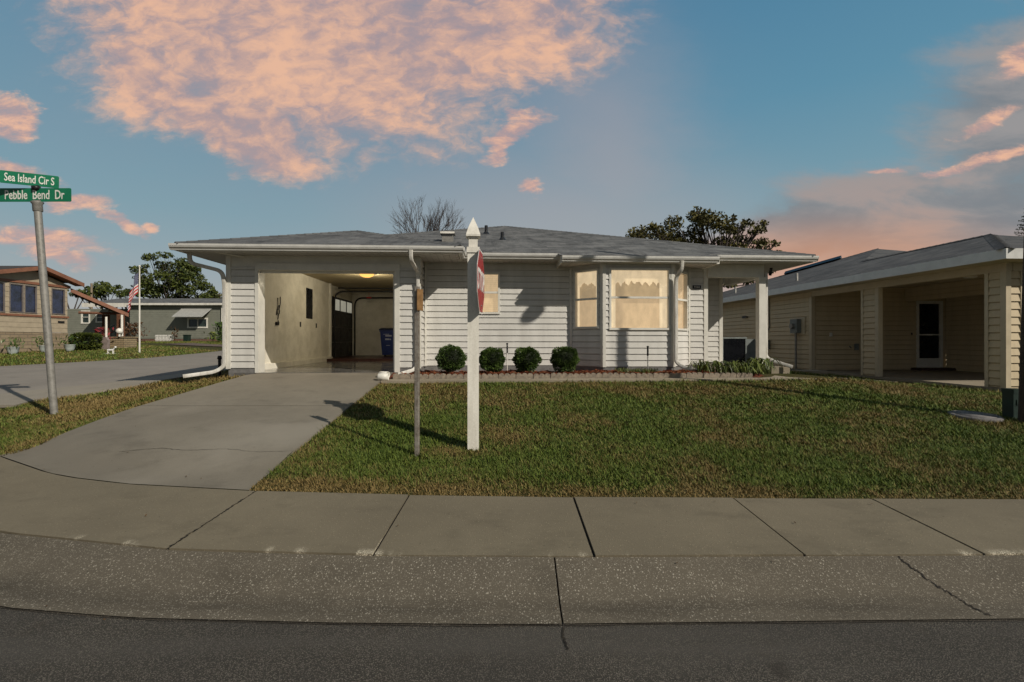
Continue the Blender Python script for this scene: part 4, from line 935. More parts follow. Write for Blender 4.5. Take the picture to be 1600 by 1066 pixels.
def weld(me_):
    import bmesh
    bm = bmesh.new(); bm.from_mesh(me_); bmesh.ops.remove_doubles(bm, verts=bm.verts, dist=1e-5); bm.to_mesh(me_); bm.free(); return me_
def lily(a, b, n, sp, hgt, wid, seed, label, mat_=lily_leaf, L=.35, name='lily_clump', cat='plant', group='strap leaved plants by the porch', z=-.72):
    x_, y_ = H(a, b); me_ = weld(strapleaves(n, sp, hgt, wid, seed, L).mesh(name)); return solo(name, me_, mat_, label, cat, (x_, y_, z), 'L', TH, group)
lily(4.62,9.95,70,(.17,.14),.26,.026,11,'low strap leaved plant clump beside the bay downspout')
lily(5.02,9.85,80,(.2,.16),.25,.028,12,'strap leaved plant clump below the black house number')
lily(5.45,9.82,80,(.2,.16),.22,.028,13,'broad green strap leaved clump in front of the porch slab, left of the column')
lily(5.80,9.85,60,(.16,.14),.30,.030,14,'tallest strap leaved clump, right against the porch column foot', L=.42)
lily(3.15,9.95,260,(.42,.13),.11,.006,15,'low fine grassy tuft under the wide bay window', L=.16, name='grassy_tuft', group=None)
# landscape light stakes
def stake(a, b, label, h_=.5, dark=True):
    x_, y_ = H(a, b); t_ = thing('garden_light', label, 'garden light', (x_, y_, -.72), 'L')
    m_ = MB(); m_.tube([(0,0,0),(0,0,h_*.68)], .011, 8); part('stake', m_, pvc_m if dark else black_m, t_)
    m_ = MB(); m_.tube([(0,0,h_*.68),(0,0,h_)], [.02,.017], 8); m_.lathe([(.02,0),(.028,.01),(.02,.03)], (0,0,h_), 8); part('lamp_head', m_, darkmetal, t_)
stake(3.42, 10.05, 'slim garden light on a white stake in front of the bay window', .56)
stake(0.46, 10.86, 'slim dark garden light rising behind the shrubs against the siding', .62)
xs_, ys_ = H(-5.72, 10.6)
pp = thing('bollard_light', 'black slender path light on a stake by the left downspout', 'path light', (xs_, ys_, -.78), 'L')
m_ = MB(); m_.tube([(0,0,-.03),(0,0,.44)], .03, 8); part('post', m_, darkmetal, pp); m_ = MB(); m_.lathe([(.03,0),(.045,.01),(.04,.06),(.01,.08)], (0,0,.36), 10); part('lamp_head', m_, darkmetal, pp)
# white drain pipe ends by the garage corner
for (a, b, z, an, L, lab) in [(-2.02,9.55,-.70,-28,.20,'upper short white pipe piece lying at the right garage corner'),(-1.98,9.30,-.72,5,.20,'lower short white pipe piece lying at the edge of the path')]:
    x_, y_ = H(a, b); m_ = MB()
    m_.lathe([(.055,-L/2),(.068,-L/2+.01),(.068,L/2),(.055,L/2),(.052,-L/2+.03)], (0,0,0), 16)
    me_ = m_.mesh('drain_pipe'); me_.transform(Matrix.Rotation(R(90), 4, 'Y')); solo('drain_pipe', me_, pvc_m, lab, 'pipe', (x_, y_, z+.01), 'L', R(an))
# ------------------------------------------------------------ lawn
def k2np(x): return np.interp(x, [q[0] for q in K2], [q[1] for q in K2])
def inlawn(x, y):
    a = x*CT+y*ST; b = -x*ST+y*CT
    front = (x > -2.50) & (y > k2np(x)+.0) & (b < 9.17) & (x < 16)
    front &= ~((a > 9.9) & (b > 8.6))
    path_top = np.interp(a, [5.6,6.3,6.8,7.4,8.2,9.2], [9.18,9.25,9.32,9.45,9.75,10.3]); 
    gap = (a > 6.9) & (a < 9.75) & (b > 9.1) & (b < 18) & ~((b > path_top-.02) & (b < path_top+1.35))
    gap |= (a > 5.5) & (a < 9.9) & (b >= 9.1) & (b < path_top)
    xl_ = np.interp(y, [4.5,5.6,9.5,10.4], [-6.6,-6.02,-5.42,-5.25])
    xg = np.interp(y, [q[1] for q in G_], [q[0] for q in G_])
    left = (x < xl_+.03) & (y > k2np(x)+.02) & (y < 16) & (x > np.where(y < 8.7, -9.0, xg)) & ~((a > -5.4) & (b > 10.25))
    return front | gap | left, left
def lawn():
    out = []; dry = []
    for (y0, y1, dens, h_, wd) in [(4.3,5.6,8000,.038,.0052),(5.6,7.2,5200,.038,.0064),(7.2,9.2,3200,.040,.0082),(9.2,16,900,.055,.012)]:
        x0, x1 = (-9.3, 13.5); n = int((x1-x0)*(y1-y0)*dens); x = RNG.uniform(x0, x1, n); y = RNG.uniform(y0, y1, n)
        ok, left = inlawn(x, y); ok &= (np.abs(x) < y*1.25+.8); x, y, left = x[ok], y[ok], left[ok]; n = len(x)
        z = TZ(x, y)-.004; an = RNG.uniform(0, 2*np.pi, n); d_ = np.clip((y-k2np(x))/.38, 0, 1)*(~left)+left*1.0
        patch = .5+.5*np.sin(x*2.3+np.sin(y*3.1)*1.4)*np.sin(y*2.7+x*.8)
        clump = .5+.5*np.sin(x*23+3*np.sin(y*9))*np.sin(y*27+2.5*np.sin(x*11))
        hh = h_*(.45+.9*RNG.random(n))*(.62+.4*patch+.45*clump)*np.where(d_ < 1, .55+.45*d_, 1); lean = RNG.uniform(.2, 1.7, n)*hh
        ww = wd*(.6+.8*RNG.random(n)); dx, dy = np.cos(an), np.sin(an); bx, by = -dy*ww, dx*ww
        b0_ = np.stack([x-bx, y-by, z], 1); b1_ = np.stack([x+bx, y+by, z], 1)
        t_ = np.stack([x+dx*lean, y+dy*lean, z+hh], 1)
        out.append(np.stack([b0_, b1_, t_], 1).reshape(-1,3))
        post = np.exp(-(((x+.72)/.45)**2+((y-5.55)/.22)**2))
        drv = (1-d_)*.75+post*.6+left*.28+np.exp(-((x-1.2)**2/9+(y-8.3)**2/.5))*.12
        drv += np.where((~left) & (x < -1.9), .05, 0)+ .10*(y > 8.2)-.06
        dry.append(np.repeat(drv, 3))
    return mesh_np('lawn_grass', np.concatenate(out), 3, np.concatenate(dry))
lg = lawn(); print('blades', len(lg.polygons))
solo('lawn_grass', lg, grass_m, 'short patchy green and straw coloured lawn grass around the house', 'grass', (0,0,0), 'W', kind='stuff')
def far_lawn():
    n = 90000; x = RNG.uniform(-34, -8, n); y = RNG.uniform(15, 41, n)
    xf = np.interp(y, [q[1] for q in F_], [q[0] for q in F_]); ok = (x < xf-.1) & (np.abs(x) < y*1.15); 
    # leave the reddish driveway bare
    ok &= ~((y > 23) & (y < 36) & (np.abs((y-25.6)-(-(x+14.6))*.78-0.5) < 1.9))
    x, y = x[ok], y[ok]; n = len(x); z = TZ(x, y)-.01; an = RNG.uniform(0, 6.283, n); h_ = .07*(.5+RNG.random(n)); ww = .022*(.6+.8*RNG.random(n))
    dx, dy = np.cos(an), np.sin(an); P = np.stack([np.stack([x+dy*ww, y-dx*ww, z], 1), np.stack([x-dy*ww, y+dx*ww, z], 1), np.stack([x+dx*h_*.5, y+dy*h_*.5, z+h_], 1)], 1).reshape(-1,3)
    return mesh_np('far_lawn_grass', P, 3, np.full(len(P), -.02))
solo('far_lawn_grass', far_lawn(), grass_m, 'green lawn grass across the side road by the tan house', 'grass', (0,0,0), 'W', kind='stuff')
# ------------------------------------------------------------ white post with stop sign
wp = (-.457, 5.66, tz(-.457, 5.66)); hp = 2.73
post = thing('vinyl_post', 'tall white square vinyl post with pointed cap standing on the lawn', 'post', wp, 'L', R(4))
m_ = MB(); m_.box(-.066,.066,-.066,.066,-.1,2.30)
part('shaft', m_, white_vinyl, post)
m_ = MB()
for z0_, z1_, w_ in [(2.30,2.335,.078),(2.335,2.365,.074),(2.365,2.47,.052),(2.47,2.49,.064),(2.49,2.51,.083)]: m_.box(-w_,w_,-w_,w_,z0_,z1_)
q = .083; m_.raw([(-q,-q,2.511),(q,-q,2.511),(q,q,2.511),(-q,q,2.511),(-.055,-.055,2.60),(.055,-.055,2.60),(.055,.055,2.60),(-.055,.055,2.60),(0,0,2.73)], [(0,3,2,1),(0,1,5,4),(1,2,6,5),(2,3,7,6),(3,0,4,7),(4,5,8),(5,6,8),(6,7,8),(7,4,8)])
part('finial_cap', m_, white_vinyl, post)
# stop sign faces +x, fixed on the right face of the post
sx0, sy0 = -.374, 5.66; zc = (531-440)/750*5.6
ssg = thing('stop_sign', 'red octagonal stop sign seen almost edge on, fixed to the white post', 'road sign', (sx0+.006, sy0, zc), 'L', R(87.4))
def octo(m_, rad, y0, y1, mi=0):
    pts = [(rad*math.cos(R(22.5+45*i)), rad*math.sin(R(22.5+45*i))) for i in range(8)]; m_.prism(pts, 1, y0, y1, mi)
m_ = MB(); octo(m_, .405, -.0, .004); part('back_plate', m_, alu_back, ssg)
m_ = MB(); octo(m_, .405, -.002, -.0002); part('white_border', m_, white_sign, ssg)
m_ = MB(); octo(m_, .382, -.0045, -.0022); part('red_face', m_, red_sign, ssg)
me_ = text_mesh('STOP', .335, Matrix.Translation((0, -.0062, 0)) @ Matrix.Rotation(R(90), 4, 'X'), .001, .86, .008); part('lettering', me_, white_sign, ssg)
for z_ in (-.28, .28):
    m_ = MB(); m_.tube([(0,-.012,z_),(0,.03,z_)], .012, 8); part('bolt', m_, galv, ssg)
# thin steel post with a brown board
tp = (-1.075, 5.40, tz(-1.075, 5.40))
t_ = thing('steel_post', 'thin grey steel U-channel post with small brown board on top', 'post', tp, 'L', R(-8))
m_ = MB(); hh = .60-tp[2]
m_.box(-.020,.020,-.004,.0,-.1,hh); m_.box(-.020,-.015,.0,.022,-.1,hh); m_.box(.015,.020,.0,.022,-.1,hh); m_.box(-.031,-.0205,.020,.0235,-.1,hh); m_.box(.0205,.031,.020,.0235,-.1,hh)
part('channel', m_, steel_post, t_)
m_ = MB(); m_.box(.032,.042,-.16,.16,hh-.30,hh-.04); 
me_ = m_.mesh('b'); me_.transform(Matrix.Translation((.037,0,0)) @ Matrix.Rotation(R(0), 4, 'Z') @ Matrix.Translation((-.037,0,0)))
m_ = MB(); m_.obox((.024,-.012),(math.cos(R(62)),math.sin(R(62))),(math.sin(R(62)),-math.cos(R(62))), -.02,.07,-.006,.006,hh-.27,hh-.03); part('board', m_, brass_board, t_)
# ------------------------------------------------------------ street name sign
sp = (-7.60, 7.97, tz(-7.60, 7.97))
sn = thing('street_name_sign', 'leaning grey steel pole carrying two green street name blades', 'street sign', sp, 'L'); sn.rotation_euler = (0, R(-4.6), 0)
Hs = 3.90
m_ = MB(); m_.tube([(0,0,-.1),(0,0,Hs-.42)], .052, 18); part('pole', m_, galv, sn)
m_ = MB(); m_.lathe([(.055,-.10),(.066,-.09),(.066,.02),(.085,.05),(.085,.06),(.03,.06)], (0,0,Hs-.42), 16); m_.box(-.06,.06,-.02,.02,Hs-.36,Hs-.33); part('cap', m_, galv, sn)
def blade(txt, L, h_, zc_, rz, size, sx, dx=0, z_tilt=0):
    Mx = Matrix.Translation((0,0,zc_)) @ Matrix.Rotation(rz, 4, 'Z') @ Matrix.Rotation(z_tilt, 4, 'Y') @ Matrix.Translation((dx,0,0))
    m_ = MB(); r_ = .02; pts = []
    for cx, cy, a0 in ((L/2-r_,h_/2-r_,0),(-L/2+r_,h_/2-r_,90),(-L/2+r_,-h_/2+r_,180),(L/2-r_,-h_/2+r_,270)):
        for q in range(4): an = R(a0+q*30); pts.append((cx+r_*math.cos(an), cy+r_*math.sin(an)))
    m_.prism(pts, 1, -.004, .004); me_ = m_.mesh('sign_blade'); me_.transform(Mx); bo = part('sign_blade', me_, green_sign, sn)
    tm = text_mesh(txt, size, Mx @ Matrix.Translation((0,-.0055,-.004)) @ Matrix.Rotation(R(90), 4, 'X'), .001, sx, .002); part('lettering', tm, white_sign, bo)
blade('Pebble  Bend  Dr', 1.16, .225, Hs-.240, R(3), .215, .63, -.03, R(4.6-1.0))
blade('Sea Island Cir S', .74, .205, Hs+.01, R(25), .185, .54, -.07, R(4.6-.5))
m_ = MB(); m_.lathe([(.03,-.03),(.06,-.02),(.06,.03),(.03,.04)], (0,0,Hs-.130), 10); m_.box(-.05,.05,-.012,.012,Hs-.14,Hs-.085); part('cross_bracket', m_, darkmetal, sn)
# ------------------------------------------------------------ utility pole with lamp, pedestal and lid on the right
up = (7.10, 6.6, tz(7.10, 6.6))
ut = thing('utility_pole', 'dark wooden lamp pole at the right edge of the lawn', 'pole', up, 'L')
m_ = MB(); m_.tube([(0,0,-.3),(0,0,4),(0,0,8.2)], [.105,.09,.075], 16); part('pole', m_, pole_wood, ut)
ut.rotation_euler = (0, R(1.6), 0)
m_ = MB(); m_.tube(curve([(0,0,7.1),(-.5,-.1,7.35),(-1.08,-.2,7.3)], .2), .028, 8); part('arm', m_, galv, ut)
m_ = MB(); m_.lathe([(.05,.10),(.10,.07),(.19,-.05),(.20,-.12),(.12,-.20),(.03,-.24)], (-1.12,-.20,7.15), 18); part('lamp_head', m_, galv, ut)
pb = (7.13, 6.85, tz(7.13, 6.85)); m_ = MB(); m_.box(-.065,.065,-.07,.07,-.05,.40); m_.box(-.072,.072,-.077,.077,.36,.425)
m_.box(-.02,.02,-.081,-.0775,.2,.28)
solo('utility_pedestal', m_, util_green, 'small dark green utility pedestal beside the pole on the lawn', 'utility box', pb, 'L', R(8))
lx, ly = 6.68, 6.93; lz = tz(lx, ly); m_ = MB()
m_.lathe([(.30,-.03),(.30,.03),(.27,.045),(.24,.04),(.238,.03),(.236,.045),(.02,.06)], (0,0,0), 32, 0, True, 0, 1.0, 1.0)
lid = solo('ground_lid', m_, M('grey_concrete_lid', (.145,.135,.132), .85, .2, 10, .4), 'round grey access lid lying in the right side lawn', 'lid', (lx, ly, lz-.005), 'L')
lid.rotation_euler = (R(4), 0, 0)
# ------------------------------------------------------------ right hand neighbour
nb = thing('neighbor_house', 'tan vinyl sided house with dark hip roof and open carport on the right', 'house', (12, 14, -1.0), 'H')
NZ = -.94; NS = 1.50; na = 10.08
m_ = MB(); kw = dict(mi_b=0, zref=-.90, dep=.032, c=.15)
wall(m_, (na,8.82),(0,1),(-1,0), 0,.37,NZ,1.34, **kw)                       # corner pillar side
wall(m_, (na,8.82),(1,0),(0,-1), .0,.27,NZ,1.34, **kw)
part('corner_pillar', m_, [tan_siding, cream_trim], nb); m_ = MB()
wall(m_, (na,8.82),(0,1),(-1,0), 3.04,3.58,NZ,1.34, **kw); part('carport_pillar', m_, [tan_siding, cream_trim], nb); m_ = MB()
wall(m_, (na,8.82),(0,1),(-1,0), 5.58,15.6,NZ,NS, holes=[(14.0,15.0,.15,1.22)], **kw)
wall(m_, (na,14.4),(1,0),(0,-1), .12,4.4,NZ,1.62, holes=[(3.38,4.24,NZ,1.22)], **kw)
wall(m_, (14.4,8.82),(0,1),(-1,0), 0,5.5,NZ,1.62, **kw)
wall(m_, (14.4,8.82),(1,0),(0,-1), 0,8,NZ,1.62, **kw)
part('wall', m_, [tan_siding, cream_trim], nb)
m_ = MB(); m_.box(na-.012,na+.115,8.80,14.4,1.341,NS); m_.box(na+.141,14.4,8.81,8.95,1.341,NS); part('header_beam', m_, cream_trim, nb)
m_ = MB(); m_.box(13.1,13.25,9.0,14.38,1.2,1.62); siding(m_, (13.1,9.0),(0,1),(-1,0),0,5.38,1.2,1.62,1.2,.14,mi=0); part('ceiling_beam', m_, tan_siding, nb)
m_ = MB(); m_.box(na-.01,14.4,8.83,14.4,1.62,1.66); part('carport_ceiling', m_, cream_trim, nb)
m_ = MB(); m_.box(na-.03,14.4,8.80,14.4,-1.2,-.945); part('carport_slab', m_, slab_m, nb)
m_ = MB(); m_.box(na+.0,na+.1,14.41,24.4,-1.2,-.942); part('foundation', m_, found_m, nb)
for (a, b) in [(na,8.82),(na,11.86),(na,14.4)]:
    m_ = MB(); m_.box(a-.036,a+.07,b-.036,b-.001,NZ-.01,1.339); m_.box(a-.036,a-.001,b-.001,b+.07,NZ-.01,1.338); part('corner_trim', m_, cream_trim, nb)
m_ = MB(); m_.box(na-.036,na-.001,12.33,12.40,NZ-.01,1.338); part('corner_trim', m_, cream_trim, nb)
m_ = MB(); m_.box(na+.27,na+.30,8.785,8.86,NZ-.01,1.339); m_.box(na-.037,na-.002,9.12,9.19,NZ-.01,1.338); part('corner_trim', m_, cream_trim, nb)
# door
m_ = MB(); m_.box(na+3.38,na+3.46,14.36,14.5,NZ,1.22); m_.box(na+4.16,na+4.24,14.36,14.5,NZ,1.22); m_.box(na+3.46,na+4.16,14.36,14.5,1.13,1.22); m_.box(na+3.46,na+4.16,14.37,14.5,NZ+.06,-.58); m_.box(na+3.46,na+4.16,14.375,14.5,.14,.18)
do = part('storm_door', m_, trim_m, nb)
m_ = MB(); m_.box(na+3.46,na+4.16,14.42,14.43,-.58,.14); m_.box(na+3.46,na+4.16,14.42,14.43,.18,1.13); part('pane', m_, black_m, do)
m_ = MB(); m_.box(na+3.49,na+3.52,14.33,14.36,.02,.14); part('handle', m_, darkmetal, do)
m_ = MB(); m_.box(na+3.2,14.39,14.0,14.395,NZ+.0,NZ+.07); part('door_step', m_, M('dark_brown_step', (.05,.022,.014), .7, .2), nb)
hwindow(nb, (na,8.82),(0,1),(-1,0), 14.0,15.0,.15,1.22, trim_m, green_pane, None)
# neighbour roof
m_ = MB(); eA, eF, zE, q = na-.50, 8.38, 1.69, .32
def nz(d_): return zE+q*d_
t1 = 2.8; a1 = eA+t1; A1 = (a1, eF+t1, nz(t1)); bb1, bb2 = 12.4, 24.8; t2 = 6.2; A2 = (eA+t2, bb1+t2, nz(t2))
wR_ = eA+2*t1
# valley of the front wing on the big hip: the wing ridge meets the big front slope where q*(b-bb1)=q*t1
V1 = (a1, bb1+t1, nz(t1))
roofpoly(m_, [(eA,eF,zE),(wR_,eF,zE),A1], (1,0,0)); roofpoly(m_, [(eA,eF,zE),A1,V1,(eA,bb1,zE)], (0,1,0)); roofpoly(m_, [(wR_,eF,zE),(wR_,bb1,zE),V1,A1], (0,1,0))
roofpoly(m_, [(eA,bb1,zE),(eA+2*t2,bb1,zE),A2], (1,0,0)); roofpoly(m_, [(eA,bb1,zE),(eA,bb2,zE),A2], (0,1,0)); roofpoly(m_, [(eA+2*t2,bb1,zE),(eA+2*t2,bb2,zE),A2], (0,1,0)); roofpoly(m_, [(eA,bb2,zE),(eA+2*t2,bb2,zE),A2], (1,0,0))
nr = part('roof', m_, roof_dark, nb)
m_ = MB(); ridgecap(m_, (eA,eF,zE), A1); ridgecap(m_, A1, V1); ridgecap(m_, (eA,bb2,zE), A2); part('ridge_cap', m_, roof_dark, nr)
m_ = MB(); m_.box(eA-.02,eA,eF-.02,bb2,1.50,zE+.0); m_.box(eA,wR_,eF-.02,eF,1.50,zE); part('fascia', m_, white_fascia, nb)
m_ = MB(); m_.box(eA,na-.014,eF,bb2,NS,NS+.015); m_.box(na-.013,wR_,eF,8.80,NS,NS+.015); part('soffit', m_, cream_trim, nb)
m_ = MB(); u = Vector(A2)*.62+Vector((eA,bb2,zE))*.38; v = Vector(A2)*.86+Vector((eA,bb2,zE))*.14
dd = (u-v).normalized(); s_ = Vector((dd.y,-dd.x,0))*.25
for e_ in (0,): m_.raw([u+s_+Vector((0,0,.02)),u-s_+Vector((0,0,.02)),v-s_+Vector((0,0,.02)),v+s_+Vector((0,0,.02)),u+Vector((0,0,.16)),v+Vector((0,0,.16))], [(0,1,4),(3,5,2),(0,4,5,3),(1,2,5,4)])
part('ridge_vent', m_, black_m, nr)
for (a, b) in [(10.6,15.9),(10.4,19.6)]:
    m_ = MB(); z_ = nz(a-eA); m_.lathe([(.04,-.1),(.04,.26),(.03,.26)], (a,b,z_), 10); part('vent_pipe', m_, galv, nb)
m_ = MB(); m_.lathe([(.14,0),(.14,-.02),(.11,-.05),(.02,-.06)], (12.3,11.6,1.62), 16); part('ceiling_lamp', m_, trim_m, nb)
# meter and services on the wall
xw = na-.034
mt = MB(); mt.box(xw-.02,xw+.01,14.66,15.42,.18,.72); part('meter_backboard', mt, cream_trim, nb)
mt = MB(); mt.box(xw-.17,xw-.021,14.82,15.16,.22,.66); em_ = part('electric_meter', mt, ac_m, nb)
mt = MB(); mt.tube([(xw-.171,15.0,.44),(xw-.26,15.0,.44)], [.09,.08], 16); part('meter_glass', mt, galv, em_)
mt = MB(); mt.tube([(xw-.08,15.0,.22),(xw-.08,15.0,-.95)], .035, 10); part('conduit', mt, galv, nb)
mt = MB(); mt.box(xw-.13,xw,16.55,16.85,-.33,-.02); mt.box(xw-.15,xw-.131,16.53,16.87,-.30,.0); part('junction_box', mt, ac_m, nb)
mt = MB(); mt.tube(curve([(xw-.01,16.6,1.48),(xw-.012,16.58,.9),(xw-.012,16.55,.45),(xw-.012,16.72,.28),(xw-.012,16.72,-.02)], .08), .014, 6); mt.tube([(xw-.01,16.85,1.48),(xw-.01,16.85,0)], .008, 5); part('cable', mt, darkmetal, nb)
mt = MB(); mt.prism([(18.0,.85),(18.0,.90),(18.18,.93),(18.3,.93),(18.3,.84)], 0, xw-.07, xw); part('wall_vent', mt, darkmetal, nb)
mt = MB(); mt.box(na+1.35,na+1.47,14.33,14.385,-.32,-.12); part('outlet_box', mt, ac_m, nb)
mt = MB(); mt.tube([(na+1.2,14.385,-.2),(na+1.2,14.30,-.24)], .02, 6); part('spigot', mt, galv, nb)
mt = MB(); mt.box(na+.55,na+.62,14.34,14.385,.1,.22); part('outlet_box', mt, trim_m, nb)
mt = MB(); mt.box(na+3.2,na+3.24,14.36,14.385,.15,.22); part('door_bell', mt, darkmetal, nb)
# condenser unit
ac = thing('air_conditioner', 'grey outdoor air conditioner with black coil front by the porch', 'air conditioner', (6.95,14.1,-.78), 'H'); 
m_ = MB(); X0, X1, B0, B1 = 6.72,7.45,13.4,14.1
m_.box(X0,X0+.04,B0,B0+.04,-.70,.03); m_.box(X1-.04,X1,B0,B0+.04,-.70,.03); m_.box(X0,X1,B0-.01,B1,.03,.08); m_.box(X0,X1,B0-.004,B1,-.76,-.70); m_.box(X0,X0+.04,B1-.04,B1,-.70,.03); m_.box(X1-.04,X1,B1-.04,B1,-.70,.03); part('cabinet', m_, ac_m, ac)
m_ = MB(); m_.box(X0+.03,X1-.03,B0+.02,B1-.02,-.699,.029)
for i in range(24): m_.box(X0+.05+i*.0265,X0+.056+i*.0265,B0+.012,B0+.019,-.69,.02)
part('coil', m_, black_m, ac)
e2 = thing('equipment_box', 'smaller grey equipment box standing right of the air conditioner', 'utility box', (7.72,14.0,-.8), 'H')
m_ = MB(); m_.box(7.50,7.90,13.75,14.1,-.55,.02); m_.box(7.92,8.06,13.78,14.1,-.5,-.02); part('cabinet', m_, ac_m, e2)
m_ = MB(); m_.box(7.6,8.1,13.7,14.0,-.80,-.56); m_.tube([(7.62,13.69,-.66),(8.0,13.69,-.66)], .07, 10); part('pump', m_, black_m, e2)
m_ = MB(); m_.box(6.6,8.6,13.2,14.4,-.98,-.78); solo('equipment_pad', m_, slab_m, 'flat concrete pad under the air conditioner', 'concrete pad', (7.5,13.8,-.9), 'H')
m_ = MB(); m_.box(7.55,8.75,11.9,12.4,-1.0,-.80); solo('concrete_step', m_, slab_m, 'low concrete block step between the two houses', 'step', (8,12,-1), 'H')
# ------------------------------------------------------------ plants
def tubes_to(mb, base, tips, rad, seed, mid=.45):
    rs = random.Random(seed)
    for t_ in tips:
        b = Vector(base); e = Vector(t_); m1 = b.lerp(e, mid)+Vector((rs.uniform(-.2,.2), rs.uniform(-.2,.2), rs.uniform(0,.4)))*(e-b).length*.12
        mb.tube([b, m1, e], [rad, rad*.6, rad*.18], 5, cap=False)
def spray(name, x, y, z, label, cat, mats, n, spread, h_, size, seed, lower=.15, group=None, stems=5):
    t_ = thing(name, label, cat, (x, y, z), 'L', 0, group); g_ = np.random.default_rng(seed)
    C = np.stack([g_.normal(0, spread*.45, n), g_.normal(0, spread*.45, n), lower+(h_-lower)*g_.random(n)**.8], 1)
    part('foliage', mesh_np('foliage', leaves_np(C, size*(.6+.8*g_.random(n)), seed=seed, aspect=2.6, up=.6)), mats, t_)
    m_ = MB(); tubes_to(m_, (0,0,-.03), [(random.uniform(-1,1)*spread*.6, random.uniform(-1,1)*spread*.6, h_*.8) for _ in range(stems)], .014, seed); part('stem', m_, bark_m, t_)
x_, y_ = H(8.35, 15.2); spray('red_leaf_plant', x_, y_, -.95, 'red leaved plant behind the equipment right of the air conditioner', 'plant', red_leaf, 42, .30, .95, .13, 21, .35)
x_, y_ = H(9.75, 16.9); spray('red_leaf_plant', x_, y_, -1.0, 'small dark red plant by the junction box on the tan wall', 'plant', bronze_leaf, 40, .25, .5, .10, 22)
def P3(pxx, py, D): return Vector(((pxx-800)/750*D, D, (531-py)/750*D))
def leafy_tree(name, label, D, base_px, ztop_fork, clumps, leafmat, lsz, dens, seed, trunk_r=.22, group=None, zg=None, depth=.9, forks=1):
    g_ = np.random.default_rng(seed); bx = (base_px-800)/750*D; zg = tz(bx, D) if zg is None else zg
    t_ = thing(name, label, 'tree', (bx, D, zg), 'W', 0, group)
    allP = []; br = MB(); fork = Vector((bx, D, ztop_fork)); br.tube([(bx, D, zg-.2), (bx+.1, D, (zg+ztop_fork)/2), fork], [trunk_r, trunk_r*.85, trunk_r*.7], 8)
    for (cx, cy, rx, ry) in clumps:
        dD = float(g_.uniform(-1, 1))*depth*rx/750*D*2.0; c = P3(cx, cy, D); c.y = D+dD; RX, RZ = rx/750*D, ry/750*D
        n = max(8, int(dens*RX*RZ)); d = g_.normal(size=(n,3)); d /= np.linalg.norm(d, axis=1)[:,None]; rr = (g_.random(n)**.45)[:,None]
        C = np.array(c)+d*rr*np.array([RX, RX*.9, RZ]); keep = C[:,2]-c.z > -RZ*.75; C = C[keep]
        allP.append(leaves_np(C, lsz*(.6+.8*g_.random(len(C))), seed=int(g_.integers(1e6)), aspect=1.7))
        m1 = fork.lerp(c, .5)+Vector((0, 0, -abs(c.x-fork.x)*.12)); br.tube([fork, m1, c+Vector((0,0,-RZ*.3))], [trunk_r*.38, trunk_r*.22, trunk_r*.09], 5, cap=False)
        for _ in range(3):
            q = c+Vector((float(g_.uniform(-1,1))*RX, float(g_.uniform(-1,1))*RX, float(g_.uniform(-.2,1))*RZ)); br.tube([m1, m1.lerp(q,.6)+Vector((0,0,.1)), q], [trunk_r*.14, trunk_r*.09, trunk_r*.03], 4, cap=False)
    P = np.concatenate(allP)-np.array([bx, D, zg]); part('crown', mesh_np('crown', P), leafmat, t_); part('trunk', br, bark_m, t_)
rs = random.Random(5)
oak = [(1092,332,14,8),(1086,327,5,3),(1100,340,16,9),(1015,358,10,7),(1205,384,8,6),(1186,356,6,4),(1008,362,24,16),(1030,368,26,18),(990,372,14,8),(1052,350,16,13),(1064,366,18,14),(1072,378,20,12),(1095,338,20,14),(1108,350,24,16),(1090,360,18,14),(1120,362,18,12),(1096,378,20,12),(1140,345,8,6),(1146,360,14,10),
       (1128,380,16,12),(1160,352,12,7),(1165,372,16,10),(1178,362,14,8),(1190,350,9,6),(1186,382,16,10),(1200,375,10,7),(1206,390,12,8),(1150,390,20,10),(1118,392,20,10),(1048,384,24,10),(1175,396,18,8),(1215,396,8,5),
       (1120,428,14,8),(1150,432,14,9),(1165,424,12,7),(1135,445,12,8),(1200,425,10,6),(1180,440,14,8)]
leafy_tree('oak_tree', 'broad olive green oak rising behind the right part of the white roof', 26, 1120, 3.2, oak, oak_leaf, .088, 1150, 31, .22)
pine = [(245,405,12,7),(280,408,14,8),(296,420,14,9),(306,434,12,9),(315,448,12,9),(230,425,12,8),(224,440,10,8),(240,444,12,8),(268,426,16,8),(255,415,14,7),(276,446,14,9),(250,455,16,8),(300,455,14,9),(284,434,12,8),(328,464,10,5),(262,410,22,9),(242,422,14,10),(285,420,18,11),(228,436,10,8),(255,436,14,8),(275,436,18,9),(300,434,12,10),(235,452,14,9),(262,452,16,8),(290,448,16,9),(310,446,10,10),(322,456,9,8),(248,462,18,7),(275,464,20,7),(300,463,16,7),(226,446,8,5),(318,462,12,6),(206,447,0.1,0.1),(222,415,6,4),(270,402,14,5)]
leafy_tree('pine_tree', 'tall round crowned pine behind the grey mobile home', 60, 266, 3.0, pine[:], pine_leaf, .17, 330, 32, .26)
leafy_tree('broadleaf_tree', 'low dark tree behind the wooden pole on the far left', 58, 172, 1.6, [(150,455,14,9),(165,448,12,8),(178,455,14,9),(190,460,9,7),(140,462,12,6),(160,463,18,6)], pine_leaf, .17, 420, 33, .3)
leafy_tree('broadleaf_tree', 'small green tree clump left of the flag', 62, 196, 2.2, [(193,450,6,4),(199,455,7,5),(206,460,7,4),(120,454,14,6)][:3], pine_leaf, .16, 450, 34, .25)
leafy_tree('broadleaf_tree', 'small tree top peeping just left of the white house corner', 64, 342, 2.2, [(342,463,12,5),(352,466,10,4),(334,466,7,4)], oak_leaf, .16, 420, 35, .25)
